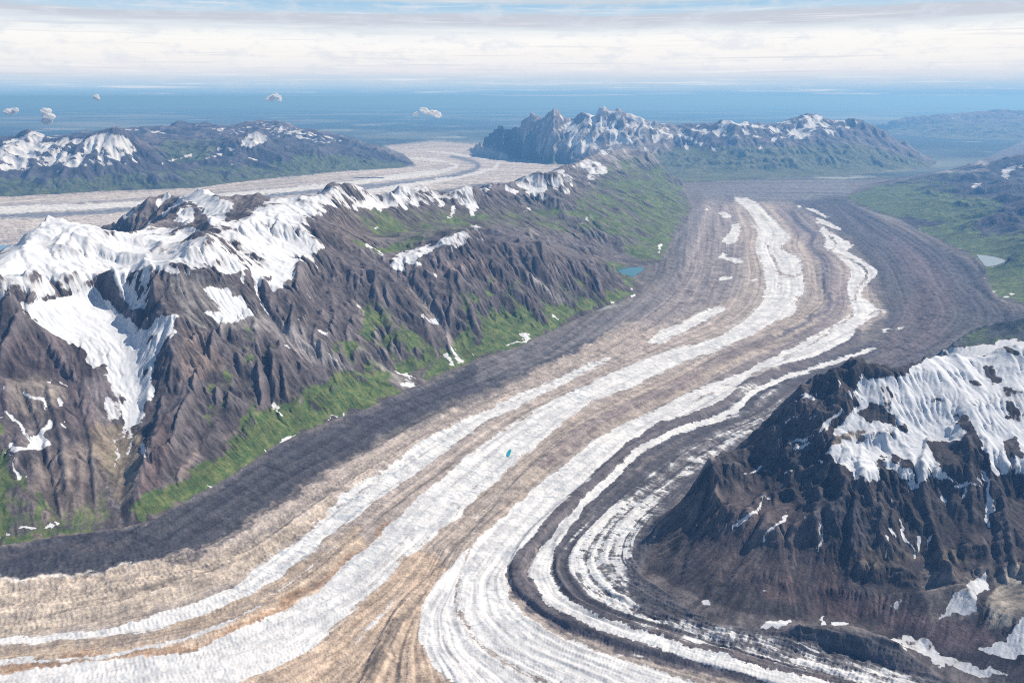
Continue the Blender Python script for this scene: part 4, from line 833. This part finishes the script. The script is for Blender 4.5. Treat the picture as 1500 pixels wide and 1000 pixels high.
def mountain_mat():
    m, nt = mat_new('rock_snow_grass'); N = NT(nt)
    col = N.attr('basecol', True); sn = N.attr('snow'); gr = N.attr('grass')
    n1 = N.noise(.012, 8, .7); n2 = N.noise(.035, 7, .78); n3 = N.noise(.004, 5, .6)
    f = N.math('MULTIPLY_ADD', n1, 1.5, .25); f2 = N.math('MULTIPLY_ADD', n2, 1.5, .25)
    rock = N.scale(N.scale(col, f), f2)
    rock = N.mix(N.ramp(n3, .52, .62), rock, N.scale(rock, .78))
    gcol = N.mix(N.ramp(n1, .4, .62), GRASS_A, GRASS_B)
    gcol = N.scale(gcol, N.math('MULTIPLY_ADD', n2, 1.2, .4))
    gcol = N.mix(N.ramp(n3, .42, .6), gcol, N.scale(gcol, .72))
    gf = N.math('ADD', gr, N.math('MULTIPLY_ADD', n2, .5, -.25))
    c = N.mix(N.math('MULTIPLY', N.ramp(gf, .3, .62), .9), rock, gcol)
    sf = N.math('ADD', sn, N.math('MULTIPLY_ADD', n2, .34, -.17))
    sfa = sf; sf = N.ramp(sf, .43, .58)
    scol = N.scale(N.mix(N.noise(.006, 4, .6), (.74, .745, .76), (.58, .60, .63)), 1.0)
    scol = N.mix(N.math('MULTIPLY', N.math('SUBTRACT', 1.0, N.ramp(sfa, .5, .85)), .55), scol, (.45, .42, .40))
    c = N.mix(sf, c, scol)
    b = N.n('ShaderNodeBsdfPrincipled'); N.l(c, b.inputs['Base Color']); b.inputs['Roughness'].default_value = .9
    b.inputs['Specular IOR Level'].default_value = .12
    bp = N.n('ShaderNodeBump'); bp.inputs['Distance'].default_value = 9.0
    hh = N.math('ADD', N.math('MULTIPLY', n1, 1.6), N.math('MULTIPLY', n2, .55))
    N.l(N.math('MULTIPLY_ADD', sf, -.60, 1.0), bp.inputs['Strength'])
    N.l(hh, bp.inputs['Height']); N.l(bp.outputs[0], b.inputs['Normal'])
    o = N.n('ShaderNodeOutputMaterial'); N.l(b.outputs[0], o.inputs[0]); return m

def glacier_mat():
    m, nt = mat_new('ice_and_moraine'); N = NT(nt)
    col = N.attr('basecol', True); ic = N.attr('ice'); cv = N.attr('crev'); stk = N.attr('streak')
    n1 = N.noise(.01, 8, .7); n2 = N.noise(.04, 7, .8)
    deb = N.scale(N.scale(col, N.math('MULTIPLY_ADD', n1, 1.1, .45)), N.math('MULTIPLY_ADD', n2, 1.7, .15))
    f = N.ramp(N.math('ADD', ic, N.math('MULTIPLY_ADD', n2, .4, -.2)), .42, .60)
    f2 = N.math('MULTIPLY', N.ramp(N.math('ADD', ic, N.math('MULTIPLY_ADD', n2, 1.1, -.55)), .12, .95), .72); f = N.math('MAXIMUM', f, f2)
    icol = N.mix(N.ramp(N.noise(.006, 8, .72), .38, .62), (.75, .74, .725), (.54, .54, .545))
    dirty = N.ramp(N.math('ADD', N.math('MULTIPLY', stk, .35), N.math('MULTIPLY_ADD', n2, 1.6, -.8)), .32, .9)
    icol = N.mix(N.math('MULTIPLY', dirty, .6), icol, (.42, .39, .37))
    crk = N.ramp(cv, .3, 1.5)
    icol = N.mix(N.math('MULTIPLY', crk, .55), icol, (.34, .40, .45))
    c = N.mix(f, deb, icol)
    b = N.n('ShaderNodeBsdfPrincipled'); N.l(c, b.inputs['Base Color']); b.inputs['Roughness'].default_value = .85
    b.inputs['Specular IOR Level'].default_value = .15
    bp = N.n('ShaderNodeBump'); bp.inputs['Distance'].default_value = 6.0
    N.l(N.math('MULTIPLY_ADD', f, -.55, .9), bp.inputs['Strength'])
    N.l(N.math('ADD', N.math('MULTIPLY', n1, 1.3), N.math('MULTIPLY', n2, .6)), bp.inputs['Height']); N.l(bp.outputs[0], b.inputs['Normal'])
    o = N.n('ShaderNodeOutputMaterial'); N.l(b.outputs[0], o.inputs[0]); return m

def plain_mat():
    m, nt = mat_new('lowland_forest_and_tundra'); N = NT(nt)
    col = N.attr('basecol', True)
    tc = N.n('ShaderNodeTexCoord'); mp = N.n('ShaderNodeMapping'); mp.inputs['Scale'].default_value = (1, 1, 1); N.l(tc.outputs['Object'], mp.inputs[0])
    n1 = N.noise(.00012, 8, .6, .3, mp.outputs[0]); n0 = N.noise(.00003, 6, .6, .2, mp.outputs[0]); n2 = N.noise(.0009, 6, .6, 0, mp.outputs[0])
    c = N.scale(col, N.math('MULTIPLY_ADD', n1, 1.6, .2)); c = N.scale(c, N.math('MULTIPLY_ADD', n2, .9, .55))
    c = N.mix(N.ramp(n1, .58, .66), c, (.30, .33, .30)); c = N.mix(N.ramp(n0, .47, .66), c, (.26, .29, .27))
    b = N.n('ShaderNodeBsdfPrincipled'); N.l(c, b.inputs['Base Color']); b.inputs['Roughness'].default_value = .95; b.inputs['Specular IOR Level'].default_value = .1
    o = N.n('ShaderNodeOutputMaterial'); N.l(b.outputs[0], o.inputs[0]); return m
def water_mat(name, col, rough=.12):
    m, nt = mat_new(name); N = NT(nt)
    b = N.n('ShaderNodeBsdfPrincipled'); b.inputs['Base Color'].default_value = col+(1,); b.inputs['Roughness'].default_value = rough
    n = N.noise(.02, 4, .6); bp = N.n('ShaderNodeBump'); bp.inputs['Distance'].default_value = .4; bp.inputs['Strength'].default_value = .3
    N.l(n, bp.inputs['Height']); N.l(bp.outputs[0], b.inputs['Normal'])
    o = N.n('ShaderNodeOutputMaterial'); N.l(b.outputs[0], o.inputs[0]); return m

GM, MM, PM = glacier_mat(), mountain_mat(), plain_mat()
cellreg = REG[:-1, :-1]
cpx, cpy = PX0[:-1, :-1], PY0[:-1, :-1]
main = inside(MAIN_GL, cpx, cpy) & (cellreg == 0)
farg = inside(FAR_GL, cpx, cpy) & (cellreg == 0) & ~main
low = (cellreg == 0) & ~main & ~farg
ga = dict(basecol=BASEC, ice=ICEV, crev=cv1*CRV, streak=st1)
ma = dict(basecol=BASEC, snow=SN, grass=GR)
o = sheet('glacier', main, GM, ga); props(o, 'broad winding valley glacier striped with white ice and tan and dark moraine', 'glacier', 'structure')
o = sheet('glacier', farg, GM, ga); props(o, 'distant striped glacier curving behind the snowy ridge at left', 'glacier', 'structure')
o = sheet('ground', low, PM, dict(basecol=BASEC)); props(o, 'flat blue hazy forested lowland beyond the mountains', 'lowland', 'structure')
LAB = {
 'left': ('mountain_ridge', 'snow topped grey and green mountain ridge left of the striped glacier'),
 'right': ('mountain', 'dark brown mountain with snow cap in the right foreground'),
 'dark_hill': ('hill', 'low dark hill just behind the snowy foreground mountain at right'),
 'green': ('hill', 'green rolling hills with dark tops on the far right bank of the glacier'),
 'jagged': ('mountain_ridge', 'distant jagged rock spires and blue green ridge behind the glacier'),
 'far_left': ('mountain_ridge', 'distant blue mountains with white snowfields beyond the far glacier at left'),
 'far_right': ('mountain_ridge', 'faint flat topped blue ridge on the horizon at far right')}
for k, n in enumerate(FOOT):
    o = sheet(LAB[n][0], cellreg == k+1, MM, ma); props(o, LAB[n][1], 'hills' if 'hill' in LAB[n][0] else 'mountains', 'structure')
print('sheets', round(time.time()-T0, 1))

def flat_mesh(name, pts, mat):
    me = bpy.data.meshes.new(name); me.from_pydata(pts, [], [list(range(len(pts)))]); me.materials.append(mat)
    o = bpy.data.objects.new(name, me); C.objects.link(o)
    if me.polygons[0].normal.z < 0: me.flip_normals()
    return o
# the plain beyond the grid: a ring sector out to the horizon
def far_ring():
    rad = list(R1*np.exp(np.linspace(0, math.log(430000/R1), 24))); aa = np.linspace(-math.radians(60), math.radians(60), 90)
    vs = [(r*math.sin(a), r*math.cos(a), -1.0) for r in [60000.0]+rad for a in aa]; n = len(aa)
    # inner row lies under the main sheet
    vs = [(x, y, z-25 if k < n else z) for k, (x, y, z) in enumerate(vs)]
    fs = [(i*n+j, i*n+j+1, (i+1)*n+j+1, (i+1)*n+j) for i in range(len(rad)) for j in range(n-1)]
    me = bpy.data.meshes.new('ground'); me.from_pydata(vs, [], fs); me.flip_normals()
    at = me.attributes.new('basecol', 'FLOAT_COLOR', 'POINT'); at.data.foreach_set('color', np.tile(np.array(LOWC+(1,), np.float32), len(vs)))
    me.materials.append(PM); o = bpy.data.objects.new('ground', me); C.objects.link(o)
    if me.polygons[0].normal.z < 0: me.flip_normals()
    props(o, 'blue lowland plain reaching the horizon', 'lowland', 'structure')
far_ring()

for (nm, pts, _, col, lab), z in zip(WATERS, lake_z):
    P = [unproj(a, b, z-.4) for a, b in smooth(pts+[pts[0]], 3)[:-1]]
    o = flat_mesh(nm, P, water_mat(nm+'_water', col)); props(o, lab, nm.replace('_', ' '), 'structure')

# ---- small clouds over the plain: lumpy bodies of vapour, real size, each a thing
def cloud_mat():
    m, nt = mat_new('cloud_vapour'); N = NT(nt)
    v = N.n('ShaderNodeBsdfDiffuse'); v.inputs[0].default_value = (.98, .98, .98, 1)
    t = N.n('ShaderNodeBsdfTranslucent'); t.inputs[0].default_value = (.98, .98, .98, 1)
    mx = N.n('ShaderNodeMixShader'); mx.inputs[0].default_value = .6; N.l(v.outputs[0], mx.inputs[1]); N.l(t.outputs[0], mx.inputs[2])
    tr = N.n('ShaderNodeBsdfTransparent'); m2 = N.n('ShaderNodeMixShader')
    lw = N.n('ShaderNodeLayerWeight'); lw.inputs[0].default_value = .5
    f = lw.outputs[1]
    N.l(N.ramp(f, .15, .95), m2.inputs[0]); N.l(mx.outputs[0], m2.inputs[1]); N.l(tr.outputs[0], m2.inputs[2])
    o = N.n('ShaderNodeOutputMaterial'); N.l(m2.outputs[0], o.inputs[0]); return m
CM = cloud_mat()
import bmesh
def cloud(pts, dist, label, seed):
    "pts: (photo x, photo y, radius in photo units) of the puffs"
    g = np.random.default_rng(seed); bm = bmesh.new(); k = dist/F
    for (a, b, r) in pts:
        c = unproj(a, b, d=dist)
        for s in range(4):
            off = g.normal(0, .38, 3)*r*k; off[2] = off[2]*.6
            rad = r*k*g.uniform(.6, .95)
            g0 = bmesh.ops.create_icosphere(bm, subdivisions=3, radius=rad)
            for v in g0['verts']:
                d = v.co.normalized(); h = math.sin(d.x*5+s)*math.sin(d.y*6+s*2)*math.sin(d.z*5+s)*.05
                v.co = v.co*(1+h); v.co.z *= .75
                v.co += type(v.co)((c[0]+off[0], c[1]+off[1], c[2]+off[2]))
    me = bpy.data.meshes.new('cloud'); bm.to_mesh(me); bm.free()
    me.polygons.foreach_set('use_smooth', [True]*len(me.polygons)); me.materials.clear(); me.materials.append(CM)
    o = bpy.data.objects.new('cloud', me); C.objects.link(o)
    props(o, label, 'cloud', None, 'small clouds floating over the distant plain')
for k, (p, d, l) in enumerate(CLOUDS): cloud(p, d, l, 50+k)

# ---- haze
def haze():
    x, y0, y1, z0, z1 = 460000, -4000, 470000, -420, HC+120
    vs = [(sx*x, yy, zz) for zz in (z0, z1) for yy in (y0, y1) for sx in (-1, 1)]
    fs = [(0, 2, 3, 1), (4, 5, 7, 6), (0, 1, 5, 4), (2, 6, 7, 3), (0, 4, 6, 2), (1, 3, 7, 5)]
    me = bpy.data.meshes.new('haze'); me.from_pydata(vs, [], fs)
    m, nt = mat_new('blue_air'); N = NT(nt); v = N.n('ShaderNodeVolumePrincipled')
    v.inputs['Color'].default_value = HAZE_COL+(1,); v.inputs['Density'].default_value = HAZE_D; v.inputs['Anisotropy'].default_value = HAZE_G
    v.inputs['Absorption Color'].default_value = HAZE_ABS+(1,)
    o = N.n('ShaderNodeOutputMaterial'); N.l(v.outputs[0], o.inputs[1]); me.materials.append(m)
    o = bpy.data.objects.new('haze', me); C.objects.link(o); props(o, 'thin blue air haze over the whole valley and plain', 'haze', 'stuff')
if HAZE_D > 0: haze()

# ------------------------------------------------------------------ light and sky
SUN_AZ, SUN_EL = math.radians(SUN[0]), math.radians(SUN[1])        # azimuth clockwise from +Y
from mathutils import Vector
sd = Vector((math.sin(SUN_AZ)*math.cos(SUN_EL), math.cos(SUN_AZ)*math.cos(SUN_EL), math.sin(SUN_EL)))
L = bpy.data.lights.new('sun', 'SUN'); L.energy = SUN[2]; L.angle = math.radians(.5); L.color = (1, .94, .85)
lo = bpy.data.objects.new('sun', L); C.objects.link(lo); lo.rotation_euler = sd.to_track_quat('Z', 'Y').to_euler(); lo.location = (0, 0, 9000)
w = bpy.data.worlds.new('World'); bpy.context.scene.world = w; w.use_nodes = True
for n in list(w.node_tree.nodes): w.node_tree.nodes.remove(n)
N = NT(w.node_tree)
sky = N.n('ShaderNodeTexSky', sky_type='NISHITA', sun_disc=False, sun_elevation=SUN_EL, sun_rotation=SUN_AZ, altitude=2500, air_density=1.0, dust_density=.3, ozone_density=1.5)
bg = N.n('ShaderNodeBackground'); N.l(sky.outputs[0], bg.inputs[0]); bg.inputs[1].default_value = .075
tc = N.n('ShaderNodeTexCoord'); sx = N.n('ShaderNodeSeparateXYZ'); N.l(tc.outputs['Generated'], sx.inputs[0])
zz = sx.outputs[2]
# azimuth / elevation coordinates, stretched sideways: cloud layers seen edge-on
azn = N.math('ARCTAN2', sx.outputs[0], sx.outputs[1])
def cnoise(ka, ke, detail, rough, seed, dist=0):
    cb = N.n('ShaderNodeCombineXYZ'); N.l(N.math('MULTIPLY', azn, ka), cb.inputs[0]); N.l(N.math('MULTIPLY', zz, ke), cb.inputs[1]); cb.inputs[2].default_value = seed
    return N.noise(1.0, detail, rough, dist, cb.outputs[0])
sky_out = sky_shader()
wo = N.n('ShaderNodeOutputWorld'); N.l(sky_out, wo.inputs[0])

# ------------------------------------------------------------------ camera and render settings
cam = bpy.data.cameras.new('camera'); co = bpy.data.objects.new('camera', cam); C.objects.link(co)
co.location = (0, 0, HC); co.rotation_euler = (math.pi/2-PITCH, 0, 0)
cam.sensor_fit = 'HORIZONTAL'; cam.sensor_width = 36; cam.lens = 36*F/1500; cam.clip_start = 10; cam.clip_end = 2e6
sc = bpy.context.scene; sc.camera = co
sc.view_settings.view_transform = 'Standard'; sc.view_settings.look = 'None'; sc.view_settings.exposure = EXPO; sc.view_settings.gamma = 1
sc.render.engine = 'CYCLES'; sc.cycles.use_denoising = False; sc.cycles.max_bounces = 5; sc.cycles.diffuse_bounces = 3; sc.cycles.volume_bounces = 0; sc.cycles.transparent_max_bounces = 32
sc.cycles.filter_width = 1.05; sc.cycles.use_adaptive_sampling = True; sc.cycles.adaptive_threshold = .008
print('done', round(time.time()-T0, 1))
